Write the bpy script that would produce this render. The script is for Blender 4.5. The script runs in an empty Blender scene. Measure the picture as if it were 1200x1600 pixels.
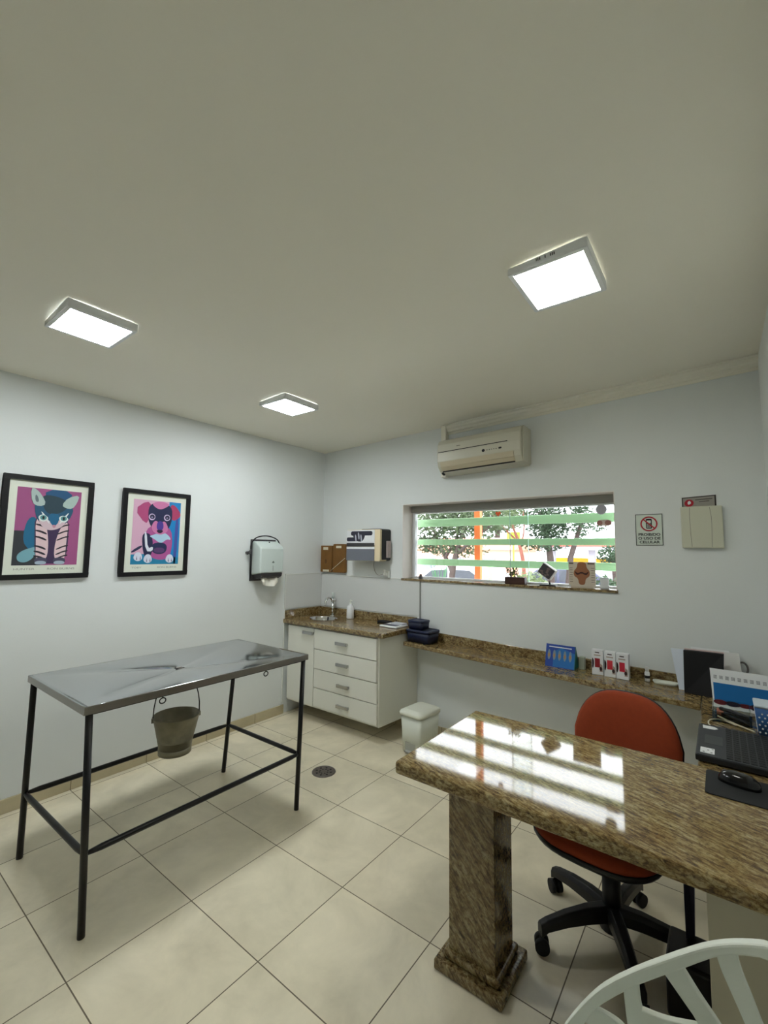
import bpy, bmesh, math, random
from mathutils import Vector, Matrix
random.seed(7)
V = Vector
PI = math.pi
sc = bpy.context.scene
COL = sc.collection

# ------------------------------------------------------------------ camera
def make_camera():
    cd = bpy.data.cameras.new('camera')
    cd.sensor_fit = 'HORIZONTAL'; cd.sensor_width = 36.0
    cd.lens = 688.42 / 1200 * 36
    cd.clip_start = 0.05; cd.clip_end = 400
    co = bpy.data.objects.new('camera', cd); COL.objects.link(co)
    yaw, pit, rol = 0.6498, 0.0894, 0.0127
    fw = V((-math.sin(yaw), math.cos(yaw), 0)); rt = V((math.cos(yaw), math.sin(yaw), 0)); up = V((0, 0, 1))
    F = fw*math.cos(pit) + up*math.sin(pit); U = up*math.cos(pit) - fw*math.sin(pit)
    R = rt*math.cos(rol) + U*math.sin(rol); U2 = U*math.cos(rol) - rt*math.sin(rol)
    m = Matrix((R, U2, -F)).transposed().to_4x4()
    m.translation = V((3.2436, -3.2353, 1.48))
    co.matrix_world = m
    sc.camera = co
make_camera()
SKY = 4.6          # overcast sky
LAMP = 35.0        # ceiling panel radiance
LAMP_DESK = 15.0   # the weaker, yellowish panel above the desk
sc.view_settings.view_transform = 'Standard'
sc.view_settings.look = 'None'
sc.view_settings.gamma = 1
sc.view_settings.exposure = 0.95
sc.view_settings.use_curve_mapping = False
w = bpy.data.worlds.new('world'); sc.world = w; w.use_nodes = True
nt = w.node_tree; nt.nodes.clear()
bg = nt.nodes.new('ShaderNodeBackground'); wo = nt.nodes.new('ShaderNodeOutputWorld')
nz = nt.nodes.new('ShaderNodeTexNoise'); nz.inputs['Scale'].default_value = 2.0
cr = nt.nodes.new('ShaderNodeValToRGB')
cr.color_ramp.elements[0].color = (.80, .84, .93, 1); cr.color_ramp.elements[1].color = (.97, .98, 1, 1)
tcw = nt.nodes.new('ShaderNodeTexCoord')
nt.links.new(tcw.outputs['Generated'], nz.inputs['Vector'])
nt.links.new(nz.outputs['Fac'], cr.inputs['Fac']); nt.links.new(cr.outputs['Color'], bg.inputs['Color'])
bg.inputs['Strength'].default_value = SKY
nt.links.new(bg.outputs[0], wo.inputs[0])

# ------------------------------------------------------------------ materials
def lin(c):
    return tuple(((x/255)/12.92 if x/255 <= .04045 else ((x/255+.055)/1.055)**2.4) for x in c)
def mat(name, rgb, rough=.5, metal=0.0, spec=.5, noise=0.0, nscale=8.0, coat=0.0, emit=None, trans=0, ior=1.45, bump=0, bscale=200, alpha=1):
    m = bpy.data.materials.new(name); m.use_nodes = True
    t = m.node_tree; b = t.nodes['Principled BSDF']
    c = lin(rgb)
    b.inputs['Base Color'].default_value = (*c, 1)
    b.inputs['Roughness'].default_value = rough; b.inputs['Metallic'].default_value = metal
    b.inputs['Specular IOR Level'].default_value = spec; b.inputs['IOR'].default_value = ior
    b.inputs['Coat Weight'].default_value = coat; b.inputs['Transmission Weight'].default_value = trans
    b.inputs['Alpha'].default_value = alpha
    if emit: b.inputs['Emission Color'].default_value = (*emit[0], 1); b.inputs['Emission Strength'].default_value = emit[1]
    if noise or bump:
        tc = t.nodes.new('ShaderNodeTexCoord')
    if noise:
        n = t.nodes.new('ShaderNodeTexNoise'); n.inputs['Scale'].default_value = nscale; n.inputs['Detail'].default_value = 5
        r = t.nodes.new('ShaderNodeValToRGB')
        r.color_ramp.elements[0].position = .3; r.color_ramp.elements[1].position = .7
        r.color_ramp.elements[0].color = (*[x*(1-noise) for x in c], 1); r.color_ramp.elements[1].color = (*[min(1, x*(1+noise)) for x in c], 1)
        t.links.new(tc.outputs['Object'], n.inputs['Vector']); t.links.new(n.outputs['Fac'], r.inputs['Fac']); t.links.new(r.outputs['Color'], b.inputs['Base Color'])
    if bump:
        n2 = t.nodes.new('ShaderNodeTexNoise'); n2.inputs['Scale'].default_value = bscale; n2.inputs['Detail'].default_value = 3
        bp = t.nodes.new('ShaderNodeBump'); bp.inputs['Strength'].default_value = bump; bp.inputs['Distance'].default_value = .002
        t.links.new(tc.outputs['Object'], n2.inputs['Vector']); t.links.new(n2.outputs['Fac'], bp.inputs['Height']); t.links.new(bp.outputs[0], b.inputs['Normal'])
    return m
def thin_glass(name, tint=(.96, .98, .97), ior=1.45, rough=.0):
    m = bpy.data.materials.new(name); m.use_nodes = True; t = m.node_tree; t.nodes.clear()
    o = t.nodes.new('ShaderNodeOutputMaterial'); mx = t.nodes.new('ShaderNodeMixShader'); fr = t.nodes.new('ShaderNodeFresnel')
    tr = t.nodes.new('ShaderNodeBsdfTransparent'); gl = t.nodes.new('ShaderNodeBsdfGlossy')
    fr.inputs[0].default_value = ior; tr.inputs[0].default_value = (*tint, 1); gl.inputs['Roughness'].default_value = rough
    t.links.new(fr.outputs[0], mx.inputs[0]); t.links.new(tr.outputs[0], mx.inputs[1]); t.links.new(gl.outputs[0], mx.inputs[2]); t.links.new(mx.outputs[0], o.inputs[0])
    return m
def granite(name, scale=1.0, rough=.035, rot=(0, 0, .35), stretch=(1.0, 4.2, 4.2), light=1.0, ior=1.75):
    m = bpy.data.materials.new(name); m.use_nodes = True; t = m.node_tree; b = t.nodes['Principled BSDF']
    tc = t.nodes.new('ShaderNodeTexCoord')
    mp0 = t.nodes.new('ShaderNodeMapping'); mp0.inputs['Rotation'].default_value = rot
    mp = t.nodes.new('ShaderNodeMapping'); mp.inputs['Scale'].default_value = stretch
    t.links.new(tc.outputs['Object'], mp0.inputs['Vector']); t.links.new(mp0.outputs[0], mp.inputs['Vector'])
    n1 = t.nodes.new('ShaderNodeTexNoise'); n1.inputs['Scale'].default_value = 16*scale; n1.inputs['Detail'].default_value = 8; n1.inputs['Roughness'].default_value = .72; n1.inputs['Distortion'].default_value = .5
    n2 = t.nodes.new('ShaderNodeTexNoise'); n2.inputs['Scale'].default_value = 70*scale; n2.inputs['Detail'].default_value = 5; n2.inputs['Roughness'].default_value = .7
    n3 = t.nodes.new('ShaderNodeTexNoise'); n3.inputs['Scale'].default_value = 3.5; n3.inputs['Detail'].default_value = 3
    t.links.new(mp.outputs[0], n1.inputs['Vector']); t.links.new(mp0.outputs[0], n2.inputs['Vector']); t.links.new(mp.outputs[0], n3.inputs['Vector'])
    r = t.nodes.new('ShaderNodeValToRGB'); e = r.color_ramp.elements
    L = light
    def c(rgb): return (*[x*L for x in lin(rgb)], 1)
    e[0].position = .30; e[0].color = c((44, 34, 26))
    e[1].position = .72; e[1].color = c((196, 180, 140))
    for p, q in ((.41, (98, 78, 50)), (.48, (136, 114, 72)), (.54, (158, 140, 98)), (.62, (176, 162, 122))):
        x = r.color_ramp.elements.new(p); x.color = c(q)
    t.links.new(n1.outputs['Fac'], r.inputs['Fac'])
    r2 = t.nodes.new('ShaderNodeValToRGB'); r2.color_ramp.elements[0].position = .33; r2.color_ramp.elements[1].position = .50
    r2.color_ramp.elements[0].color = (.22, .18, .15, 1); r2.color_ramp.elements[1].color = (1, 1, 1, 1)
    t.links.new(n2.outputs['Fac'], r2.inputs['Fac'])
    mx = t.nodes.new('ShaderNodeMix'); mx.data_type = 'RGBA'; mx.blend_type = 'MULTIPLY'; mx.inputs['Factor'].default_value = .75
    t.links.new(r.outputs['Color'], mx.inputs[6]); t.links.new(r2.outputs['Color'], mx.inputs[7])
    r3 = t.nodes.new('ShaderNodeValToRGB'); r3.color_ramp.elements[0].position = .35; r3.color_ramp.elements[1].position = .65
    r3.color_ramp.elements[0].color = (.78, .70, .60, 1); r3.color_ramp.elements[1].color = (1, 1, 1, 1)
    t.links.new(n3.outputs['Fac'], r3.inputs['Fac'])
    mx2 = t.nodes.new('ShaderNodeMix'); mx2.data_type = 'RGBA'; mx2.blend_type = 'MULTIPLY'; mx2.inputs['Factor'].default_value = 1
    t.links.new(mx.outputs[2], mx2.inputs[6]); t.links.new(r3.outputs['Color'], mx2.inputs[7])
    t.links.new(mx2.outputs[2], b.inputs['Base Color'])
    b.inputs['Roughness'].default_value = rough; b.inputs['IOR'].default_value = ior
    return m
def tile_mat(name, rgb, grout, x0, y0, s, gw=.004, rough=.22, axes='XY', var=.08):
    m = bpy.data.materials.new(name); m.use_nodes = True; t = m.node_tree; b = t.nodes['Principled BSDF']
    g = t.nodes.new('ShaderNodeNewGeometry'); sp = t.nodes.new('ShaderNodeSeparateXYZ'); t.links.new(g.outputs['Position'], sp.inputs[0])
    def M(op, a, b_=None, c_=None):
        n = t.nodes.new('ShaderNodeMath'); n.operation = op
        for i, q in enumerate((a, b_, c_)):
            if q is None: continue
            if isinstance(q, (int, float)): n.inputs[i].default_value = q
            else: t.links.new(q, n.inputs[i])
        return n.outputs[0]
    ds = []; ids = []
    for ax, o in zip(axes, (x0, y0)):
        if o is None: continue
        u = M('DIVIDE', M('SUBTRACT', sp.outputs[ax], o), s)
        f = M('FRACT', u); d = M('MULTIPLY', M('MINIMUM', f, M('SUBTRACT', 1.0, f)), s); ds.append(d); ids.append(M('FLOOR', u))
    d = ds[0] if len(ds) == 1 else M('MINIMUM', ds[0], ds[1])
    line = M('LESS_THAN', d, gw/2)
    cm = t.nodes.new('ShaderNodeCombineXYZ')
    for i, q in enumerate(ids): t.links.new(q, cm.inputs[i])
    wn = t.nodes.new('ShaderNodeTexWhiteNoise'); t.links.new(cm.outputs[0], wn.inputs['Vector'])
    nz = t.nodes.new('ShaderNodeTexNoise'); nz.inputs['Scale'].default_value = 3.2; nz.inputs['Detail'].default_value = 8; nz.inputs['Roughness'].default_value = .62; nz.inputs['Distortion'].default_value = .4
    va = t.nodes.new('ShaderNodeVectorMath'); va.operation = 'ADD'; t.links.new(g.outputs['Position'], va.inputs[0]); 
    vs = t.nodes.new('ShaderNodeVectorMath'); vs.operation = 'SCALE'; vs.inputs['Scale'].default_value = 7.0; t.links.new(wn.outputs['Color'], vs.inputs[0]); t.links.new(vs.outputs[0], va.inputs[1])
    t.links.new(va.outputs[0], nz.inputs['Vector'])
    r = t.nodes.new('ShaderNodeValToRGB'); c = lin(rgb)
    r.color_ramp.elements[0].position = .3; r.color_ramp.elements[1].position = .68
    r.color_ramp.elements[0].color = (c[0]*(1-var*2.2), c[1]*(1-var*2.2), c[2]*(1-var*2.4), 1); r.color_ramp.elements[1].color = (c[0]*(1+var), c[1]*(1+var), c[2]*(1+var), 1)
    t.links.new(nz.outputs['Fac'], r.inputs['Fac'])
    mx = t.nodes.new('ShaderNodeMix'); mx.data_type = 'RGBA'; t.links.new(line, mx.inputs['Factor']); t.links.new(r.outputs['Color'], mx.inputs[6]); mx.inputs[7].default_value = (*lin(grout), 1)
    t.links.new(mx.outputs[2], b.inputs['Base Color'])
    rr = M('ADD', M('MULTIPLY', line, .5), M('ADD', rough-.05, M('MULTIPLY', nz.outputs['Fac'], .1)))
    t.links.new(rr, b.inputs['Roughness'])
    return m

M = {}
M['wall'] = mat('wall_paint', (226, 230, 229), .55, noise=.012, nscale=2, bump=.12, bscale=90)
M['ceil'] = mat('ceiling_paint', (240, 237, 224), .8, noise=.015, nscale=1.2)
M['rwall'] = M['wall']
M['floor'] = tile_mat('floor_tile', (232, 222, 196), (106, 94, 74), .5013, -2.1216, .45, .0042, .2)
M['base_l'] = tile_mat('skirting_tile_side', (196, 184, 152), (120, 106, 82), -2.1216, None, .45, .004, .3, axes='YX')
M['base_b'] = tile_mat('skirting_tile_back', (196, 184, 152), (120, 106, 82), .5013, None, .45, .004, .3, axes='XY')
M['wtile'] = mat('white_wall_tile', (215, 217, 215), .25)
M['trimw'] = mat('white_trim', (225, 227, 222), .4)
M['jamb'] = mat('window_reveal_paint', (235, 228, 222), .6)
M['grey_box'] = mat('grey_shutter_box', (150, 150, 144), .5)
M['alu'] = mat('white_aluminium', (225, 228, 230), .35)
M['gran'] = granite('polished_brown_granite', scale=1.5, rough=.05, ior=1.47, light=1.08)
M['gran_c'] = granite('brown_granite_worktop', scale=1.3, rough=.16, rot=(0, 0, .5), stretch=(1.6, 3, 3))
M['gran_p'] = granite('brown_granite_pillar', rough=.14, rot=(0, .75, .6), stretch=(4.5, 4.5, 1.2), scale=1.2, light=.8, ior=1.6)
M['steel'] = mat('brushed_steel', (186, 188, 190), .13, 1.0)
M['steel_e'] = mat('steel_edge', (165, 162, 158), .32, 1.0)
M['galv'] = mat('dull_galvanised_metal', (138, 134, 118), .42, .85, noise=.2, nscale=14)
M['black_paint'] = mat('black_painted_pipe', (16, 15, 18), .35, noise=.3, nscale=30)
M['cab'] = mat('white_laminate', (226, 226, 216), .35)
M['cab_in'] = mat('cabinet_gap_shadow', (120, 118, 110), .7)
M['chrome'] = mat('satin_chrome', (190, 190, 190), .25, 1.0)
M['chrome2'] = mat('polished_chrome', (210, 210, 212), .08, 1.0)
M['white_pl'] = mat('white_plastic', (222, 226, 214), .4)
M['white_pl2'] = mat('ivory_white_plastic', (222, 222, 206), .38)
M['cream_pl'] = mat('cream_plastic', (230, 214, 178), .4)
M['disp'] = mat('dispenser_plastic', (205, 216, 212), .35)
M['dark_pl'] = mat('dark_grey_plastic', (62, 60, 62), .35)
M['black_pl'] = mat('black_plastic', (10, 10, 15), .4)
M['black_sat'] = mat('black_matte', (10, 10, 14), .7)
M['navy'] = mat('navy_blue_plastic', (14, 22, 52), .35)
M['orange'] = mat('orange_rust_upholstery', (142, 54, 18), .85, noise=.06, nscale=60, bump=.2, bscale=500)
M['paper'] = mat('white_paper', (232, 234, 236), .7)
M['paper2'] = mat('grey_tissue', (200, 194, 184), .9)
M['kraft'] = mat('brown_board', (122, 84, 34), .5, noise=.12, nscale=12)
M['kraft2'] = mat('dark_brown_board', (96, 64, 26), .5)
M['label'] = mat('cream_label', (228, 222, 200), .6)
M['ink'] = mat('black_ink', (24, 24, 26), .6)
M['red'] = mat('prohibition_red', (176, 24, 44), .5)
M['frame'] = mat('black_picture_frame', (12, 11, 16), .35)
M['matb'] = mat('picture_mount_board', (224, 228, 214), .6)
M['emit'] = mat('lamp_diffuser', (255, 255, 255), .5, emit=((.93, .98, 1.0), LAMP))
M['emit2'] = mat('lamp_diffuser_warm', (255, 255, 255), .5, emit=((1.0, 1.0, .90), LAMP_DESK))
M['bar_g'] = mat('green_security_bar', (150, 188, 142), .5)
M['post_o'] = mat('orange_post', (226, 104, 46), .6)
M['glass'] = thin_glass('window_glass')
M['acry'] = thin_glass('clear_acrylic', (.93, .96, .95), 1.5, .05)
M['wood_d'] = mat('dark_brown_wood', (58, 30, 22), .5, noise=.2, nscale=20)
M['drain'] = mat('drain_metal', (120, 112, 108), .4, .8, noise=.2, nscale=60)
M['leafA'] = mat('leaf_green', (74, 88, 60), .6, noise=.45, nscale=2.5)
M['leafB'] = mat('leaf_dark_green', (52, 70, 48), .6, noise=.45, nscale=2.5)
M['leafC'] = mat('leaf_pale_green', (98, 110, 76), .6, noise=.35, nscale=2.5)
M['bark'] = mat('tree_bark', (66, 54, 50), .9, noise=.3, nscale=12)
M['bark_r'] = mat('reddish_bark', (150, 88, 76), .9, noise=.3, nscale=12)
M['asph'] = mat('street_asphalt', (150, 148, 148), .9, noise=.1, nscale=1)
def translucent(m, f=.4):
    t = m.node_tree; b = t.nodes['Principled BSDF']; o = [n for n in t.nodes if n.type == 'OUTPUT_MATERIAL'][0]
    tl = t.nodes.new('ShaderNodeBsdfTranslucent'); mx = t.nodes.new('ShaderNodeMixShader'); mx.inputs[0].default_value = f
    src = b.inputs['Base Color']
    if src.is_linked: t.links.new(src.links[0].from_socket, tl.inputs['Color'])
    else: tl.inputs['Color'].default_value = src.default_value
    t.links.new(b.outputs[0], mx.inputs[1]); t.links.new(tl.outputs[0], mx.inputs[2]); t.links.new(mx.outputs[0], o.inputs[0])
    return m
for k_ in ('leafA', 'leafB', 'leafC'): translucent(M[k_], .35)
for n_, c_ in (('badge_rim', (206, 208, 214)), ('badge_face', (190, 190, 200)), ('sticker_pale', (214, 196, 188)), ('sticker_brown', (168, 122, 112)), ('orange_sticker', (236, 110, 60)), ('card_cream', (214, 204, 188)), ('bone_brown', (168, 112, 78))):
    M[n_] = translucent(mat(n_, c_, .6), .18)
def pm(n, rgb, r=.55): 
    if n not in M: M[n] = mat(n, rgb, r)
    return M[n]

# ------------------------------------------------------------------ mesh builder
class MB:
    def __init__(s): s.v = []; s.f = []; s.mi = []; s.m = 0; s.sm = []
    def add(s, vs, fs, smooth=False):
        o = len(s.v); s.v += [V(p) for p in vs]
        for f in fs: s.f.append([i+o for i in f]); s.mi.append(s.m); s.sm.append(smooth)
        return s
    def box(s, lo, hi):
        x0, y0, z0 = lo; x1, y1, z1 = hi
        return s.hexa([(x0,y0,z0),(x1,y0,z0),(x1,y1,z0),(x0,y1,z0),(x0,y0,z1),(x1,y0,z1),(x1,y1,z1),(x0,y1,z1)])
    def hexa(s, p):
        return s.add(p, [(3,2,1,0),(4,5,6,7),(0,1,5,4),(1,2,6,5),(2,3,7,6),(3,0,4,7)])
    def prism(s, pts, ext, smooth=False):
        n = len(pts); e = V(ext); a = [V(p) for p in pts]
        s.add(a+[p+e for p in a], [tuple(range(n))[::-1], tuple(range(n, 2*n))]+[(i, (i+1) % n, (i+1) % n+n, i+n) for i in range(n)])
        return s
    def cyl(s, p0, p1, r0, r1=None, n=16, cap=True, smooth=True):
        r1 = r0 if r1 is None else r1
        p0 = V(p0); p1 = V(p1); d = (p1-p0).normalized()
        a = d.orthogonal().normalized(); b = d.cross(a)
        vs = []
        for p, r in ((p0, r0), (p1, r1)):
            for i in range(n):
                t = 2*PI*i/n; vs.append(p+a*(r*math.cos(t))+b*(r*math.sin(t)))
        s.add(vs, [(i, (i+1) % n, (i+1) % n+n, i+n) for i in range(n)], smooth)
        if cap:
            s.add(vs[:n], [tuple(range(n))[::-1]]); s.add(vs[n:], [tuple(range(n))])
        return s
    def tube(s, pts, r, n=8, closed=False):
        P = [V(p) for p in pts]; k = len(P); rings = []
        a = None
        for i in range(k):
            if closed: d = (P[(i+1) % k]-P[i-1])
            else: d = (P[min(i+1, k-1)]-P[max(i-1, 0)])
            d.normalize()
            if a is None: a = d.orthogonal().normalized()
            a = (a-d*a.dot(d)).normalized(); b = d.cross(a)
            rr = r[i] if isinstance(r, (list, tuple)) else r
            rings.append([P[i]+a*(rr*math.cos(2*PI*j/n))+b*(rr*math.sin(2*PI*j/n)) for j in range(n)])
        vs = [p for q in rings for p in q]; fs = []
        for i in range(k if closed else k-1):
            for j in range(n):
                i2 = (i+1) % k
                fs.append((i*n+j, i*n+(j+1) % n, i2*n+(j+1) % n, i2*n+j))
        s.add(vs, fs, True)
        if not closed: s.add(rings[0], [tuple(range(n))[::-1]]); s.add(rings[-1], [tuple(range(n))])
        return s
    def lathe(s, c, prof, n=32, close=False, smooth=True):
        c = V(c); vs = []
        for r, z in prof:
            for i in range(n): t = 2*PI*i/n; vs.append(c+V((r*math.cos(t), r*math.sin(t), z)))
        fs = []
        for k in range(len(prof)-1):
            for i in range(n): fs.append((k*n+i, k*n+(i+1) % n, (k+1)*n+(i+1) % n, (k+1)*n+i))
        s.add(vs, fs, smooth)
        if prof[0][0] > 1e-5: pass
        return s
    def sheet(s, F, pts, c0, c1):
        a = [F(u, v, c0) for u, v in pts]; n = F(0, 0, c1)-F(0, 0, c0)
        # orientation
        area = sum(pts[i][0]*pts[(i+1) % len(pts)][1]-pts[(i+1) % len(pts)][0]*pts[i][1] for i in range(len(pts)))
        if area < 0: a = a[::-1]
        return s.prism(a, n)
    def build(s, name, m, parent=None, bevel=0, seg=2, origin=None, tri=False, recalc=True):
        me = bpy.data.meshes.new(name)
        if parent is not None: inv = parent['_m_inv']; T = Matrix([inv[i*4:i*4+4] for i in range(4)])
        else:
            if origin is None:
                xs = [p.x for p in s.v]; ys = [p.y for p in s.v]; zs = [p.z for p in s.v]
                origin = ((min(xs)+max(xs))/2, (min(ys)+max(ys))/2, min(zs))
            T = Matrix.Translation(-V(origin))
        me.from_pydata([T @ p for p in s.v], [], s.f)
        ms = m if isinstance(m, (list, tuple)) else [m]
        for x in ms: me.materials.append(x)
        for p, mi, sm in zip(me.polygons, s.mi, s.sm): p.material_index = mi; p.use_smooth = sm
        bm = bmesh.new(); bm.from_mesh(me)
        if recalc and len(bm.faces) < 6000:
            bmesh.ops.remove_doubles(bm, verts=bm.verts, dist=1e-5)
            bmesh.ops.recalc_face_normals(bm, faces=bm.faces)
        if bevel:
            ed = [e for e in bm.edges if len(e.link_faces) == 2 and e.calc_face_angle(0) > .6]
            bmesh.ops.bevel(bm, geom=ed, offset=bevel, segments=seg, profile=.5, affect='EDGES', clamp_overlap=True)
        bm.to_mesh(me); bm.free()
        o = bpy.data.objects.new(name, me); COL.objects.link(o)
        if parent is not None: o.parent = parent
        else: o.location = origin
        return o
def tag(o, label=None, cat=None, group=None, kind=None):
    if label: o['label'] = label
    if cat: o['category'] = cat
    if group: o['group'] = group
    if kind: o['kind'] = kind
    return o
def thing(name, label, cat, loc, rz=0, group=None):
    o = bpy.data.objects.new(name, None); COL.objects.link(o)
    o.location = loc; o.rotation_euler = (0, 0, rz); o.empty_display_size = .05
    m = (Matrix.Translation(V(loc)) @ Matrix.Rotation(rz, 4, 'Z')).inverted()
    o['_m_inv'] = [m[i][j] for i in range(4) for j in range(4)]
    return tag(o, label, cat, group)
def sub(o, parent):   # let a part carry sub-parts authored in world coordinates
    o['_m_inv'] = list(parent['_m_inv']); return o
def Fr(o, u, v, n):
    o = V(o); u = V(u); v = V(v); n = V(n)
    return lambda a, b, c=0: o+u*a+v*b+n*c
def text(name, body, size, loc, rot, m, parent=None, align='LEFT', ext=.0004, sx=1, bold=0):
    cu = bpy.data.curves.new(name, 'FONT'); cu.body = body; cu.size = size; cu.extrude = ext; cu.align_x = align; cu.offset = bold
    t = bpy.data.objects.new(name, cu); COL.objects.link(t)
    me = bpy.data.meshes.new_from_object(t.evaluated_get(bpy.context.evaluated_depsgraph_get()))
    bpy.data.objects.remove(t); bpy.data.curves.remove(cu)
    from mathutils import Euler
    W = Matrix.Translation(V(loc)) @ Euler(rot).to_matrix().to_4x4() @ Matrix.Diagonal((sx, 1, 1, 1))
    if parent is not None:
        inv = parent['_m_inv']; W = Matrix([inv[i*4:i*4+4] for i in range(4)]) @ W
    me.transform(W); me.materials.clear(); me.materials.append(m)
    o = bpy.data.objects.new(name, me); COL.objects.link(o); o.parent = parent
    return o
def smoothpoly(pts, it=2, closed=True):
    P = [tuple(p) for p in pts]
    for _ in range(it):
        Q = []; n = len(P)
        for i in range(n if closed else n-1):
            a = P[i]; b = P[(i+1) % n]
            Q.append(tuple(x*.75+y*.25 for x, y in zip(a, b))); Q.append(tuple(x*.25+y*.75 for x, y in zip(a, b)))
        P = Q if closed else [P[0]]+Q+[P[-1]]
    return P
def ell(cx, cy, rx, ry, n=24, rot=0):
    return [(cx+rx*math.cos(t)*math.cos(rot)-ry*math.sin(t)*math.sin(rot), cy+rx*math.cos(t)*math.sin(rot)+ry*math.sin(t)*math.cos(rot)) for t in [2*PI*i/n for i in range(n)]]
def rrect(x0, y0, x1, y1, r, n=4):
    P = []
    for cx, cy, a in ((x1-r, y1-r, 0), (x0+r, y1-r, 90), (x0+r, y0+r, 180), (x1-r, y0+r, 270)):
        for i in range(n+1):
            t = math.radians(a+90*i/n); P.append((cx+r*math.cos(t), cy+r*math.sin(t)))
    return P
def struct(o): o['kind'] = 'structure'; return o

# ------------------------------------------------------------------ room shell
XR = 3.468; YB = -5.4
def cz(x): return 2.49+.037*x
struct(MB().box((-.2, YB-.15, -.1), (XR+.15, .22, 0)).build('floor', M['floor']))
struct(MB().hexa([(-.2, YB-.15, cz(-.2)), (XR+.15, YB-.15, cz(XR+.15)), (XR+.15, .22, cz(XR+.15)), (-.2, .22, cz(-.2)),
                  (-.2, YB-.15, 2.8), (XR+.15, YB-.15, 2.8), (XR+.15, .22, 2.8), (-.2, .22, 2.8)]).build('ceiling', M['ceil']))
struct(MB().box((-.15, YB, 0), (0, .22, 2.75)).build('wall_left', M['wall']))
struct(MB().box((XR, YB, 0), (XR+.15, .22, 2.75)).build('wall_right', M['wall']))
struct(MB().box((-.15, YB-.15, 0), (XR+.15, YB, 2.75)).build('wall_front', M['wall']))
WX0, WX1, WZ0, WZ1 = .997, 2.702, 1.247, 1.900
b = MB()
b.box((0, 0, 0), (WX0, .22, 2.75)); b.box((WX1, 0, 0), (XR, .22, 2.75)); b.box((WX0, 0, 0), (WX1, .22, WZ0)); b.box((WX0, 0, WZ1), (WX1, .22, 2.75))
struct(b.build('wall_back', M['wall'], recalc=False))
b = MB(); b.box((WX0-.0005, .001, WZ0), (WX0+.004, .215, WZ1)); b.box((WX1-.004, .001, WZ0), (WX1, .215, WZ1)); b.box((WX0, .001, WZ1-.004), (WX1, .215, WZ1))
struct(b.build('trim_1', M['jamb']))
struct(MB().box((0, -5.4, 0), (.012, -.46, .078)).build('baseboard_left', M['base_l'], bevel=.002))
struct(MB().box((0.012, -.012, 0), (XR, 0, .078)).build('baseboard_back', M['base_b'], bevel=.002))
struct(MB().box((XR-.012, -5.4, 0), (XR, -.012, .078)).build('baseboard_right', M['base_l'], bevel=.002))
# cornice along the back wall, stepped
b = MB()
def corn(x0, x1):
    pr = [(0, -.075), (-.008, -.075), (-.010, -.060), (-.020, -.055), (-.024, -.038), (-.040, -.030), (-.046, -.012), (-.062, -.008), (-.062, .02), (0, .02)]
    A = [(x0, y, cz(x0)+z) for y, z in pr]; B_ = [(x1, y, cz(x1)+z) for y, z in pr]; n = len(pr)
    b.add(A+B_, [tuple(range(n)), tuple(range(n, 2*n))[::-1]]+[(i, i+n, (i+1) % n+n, (i+1) % n) for i in range(n)])
corn(1.45, XR)
struct(b.build('trim_2', M['ceil']))
# tiled splashback zone in the sink corner
b = MB(); b.box((0, -.478, .93), (.006, 0, 1.252)); b.box((.006, -.006, .93), (1.185, 0, 1.240))
struct(b.build('trim_4', M['wtile'], bevel=.0015))
b = MB(); b.box((0, -.484, .10), (.011, -.474, 1.258)); b.box((0, -.478, 1.250), (.009, 0, 1.258)); b.box((0, -.009, 1.238), (1.19, 0, 1.246))
struct(b.build('trim_5', M['trimw'], bevel=.0015))
tag(MB().box((1.183, -.012, .82), (1.193, 0, 1.243)).build('wall_conduit', mat('grey_conduit', (150, 152, 148), .5), bevel=.002), 'thin grey conduit running down the wall from the window corner to the granite shelf', 'conduit')
tag(MB().box((1.418, -.052, 2.10), (1.462, 0, cz(1.44)-.001)).build('cable_trunking', M['ceil'], bevel=.003), 'vertical white cable trunking from the ceiling down beside the air conditioner', 'trunking')
# under-desk wall panel
tag(MB().box((3.180, -1.80, 0), (XR-.001, -1.66, .697)).build('desk_support_panel', mat('panel_paint', (196, 190, 168), .6), bevel=.002), 'off-white masonry panel under the granite desk at the right wall', 'panel')

# ------------------------------------------------------------------ window
F_ = thing('window_1', None, None, ((WX0+WX1)/2, .15, WZ0)); F_['kind'] = 'structure'
b = MB()
for (a, c) in (((WX0+.004, .15, WZ0), (WX0+.034, .19, 1.84)), ((WX1-.012, .15, WZ0), (WX1-.004, .19, 1.84)), ((WX0+.034, .15, WZ0), (WX1-.012, .19, WZ0+.014)), ((WX0+.034, .15, 1.826), (WX1-.012, .19, 1.84))): b.box(a, c)
b.build('window_frame', M['alu'], F_, bevel=.002)
MB().box((WX0+.004, .13, 1.838), (WX1-.004, .20, WZ1-.004)).build('shutter_box', M['grey_box'], F_, bevel=.002)
b = MB(); b.box((WX0+.034, .176, WZ0+.014), (2.06, .180, 1.826)); b.build('window_pane', M['glass'], F_)
b = MB(); b.box((1.925, .160, WZ0+.014), (WX1-.012, .164, 1.826)); b.build('window_pane', M['glass'], F_)
b = MB(); b.box((1.921, .158, WZ0+.014), (1.925, .166, 1.826)); b.box((2.06, .174, WZ0+.014), (2.064, .182, 1.826)); b.build('pane_edge', mat('glass_edge', (176, 214, 200), .2), F_)
struct(MB().box((WX0-.004, -.014, WZ0-.018), (WX1+.006, .15, WZ0+.001)).build('trim_6', M['gran_c'], bevel=.003))
WF = Fr((0, .1595, 0), (1, 0, 0), (0, 0, 1), (0, -1, 0))
heart = [(0, -.020), (.012, -.010), (.022, .002), (.022, .012), (.014, .019), (.006, .017), (0, .010), (-.006, .017), (-.014, .019), (-.022, .012), (-.022, .002), (-.012, -.010)]
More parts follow.
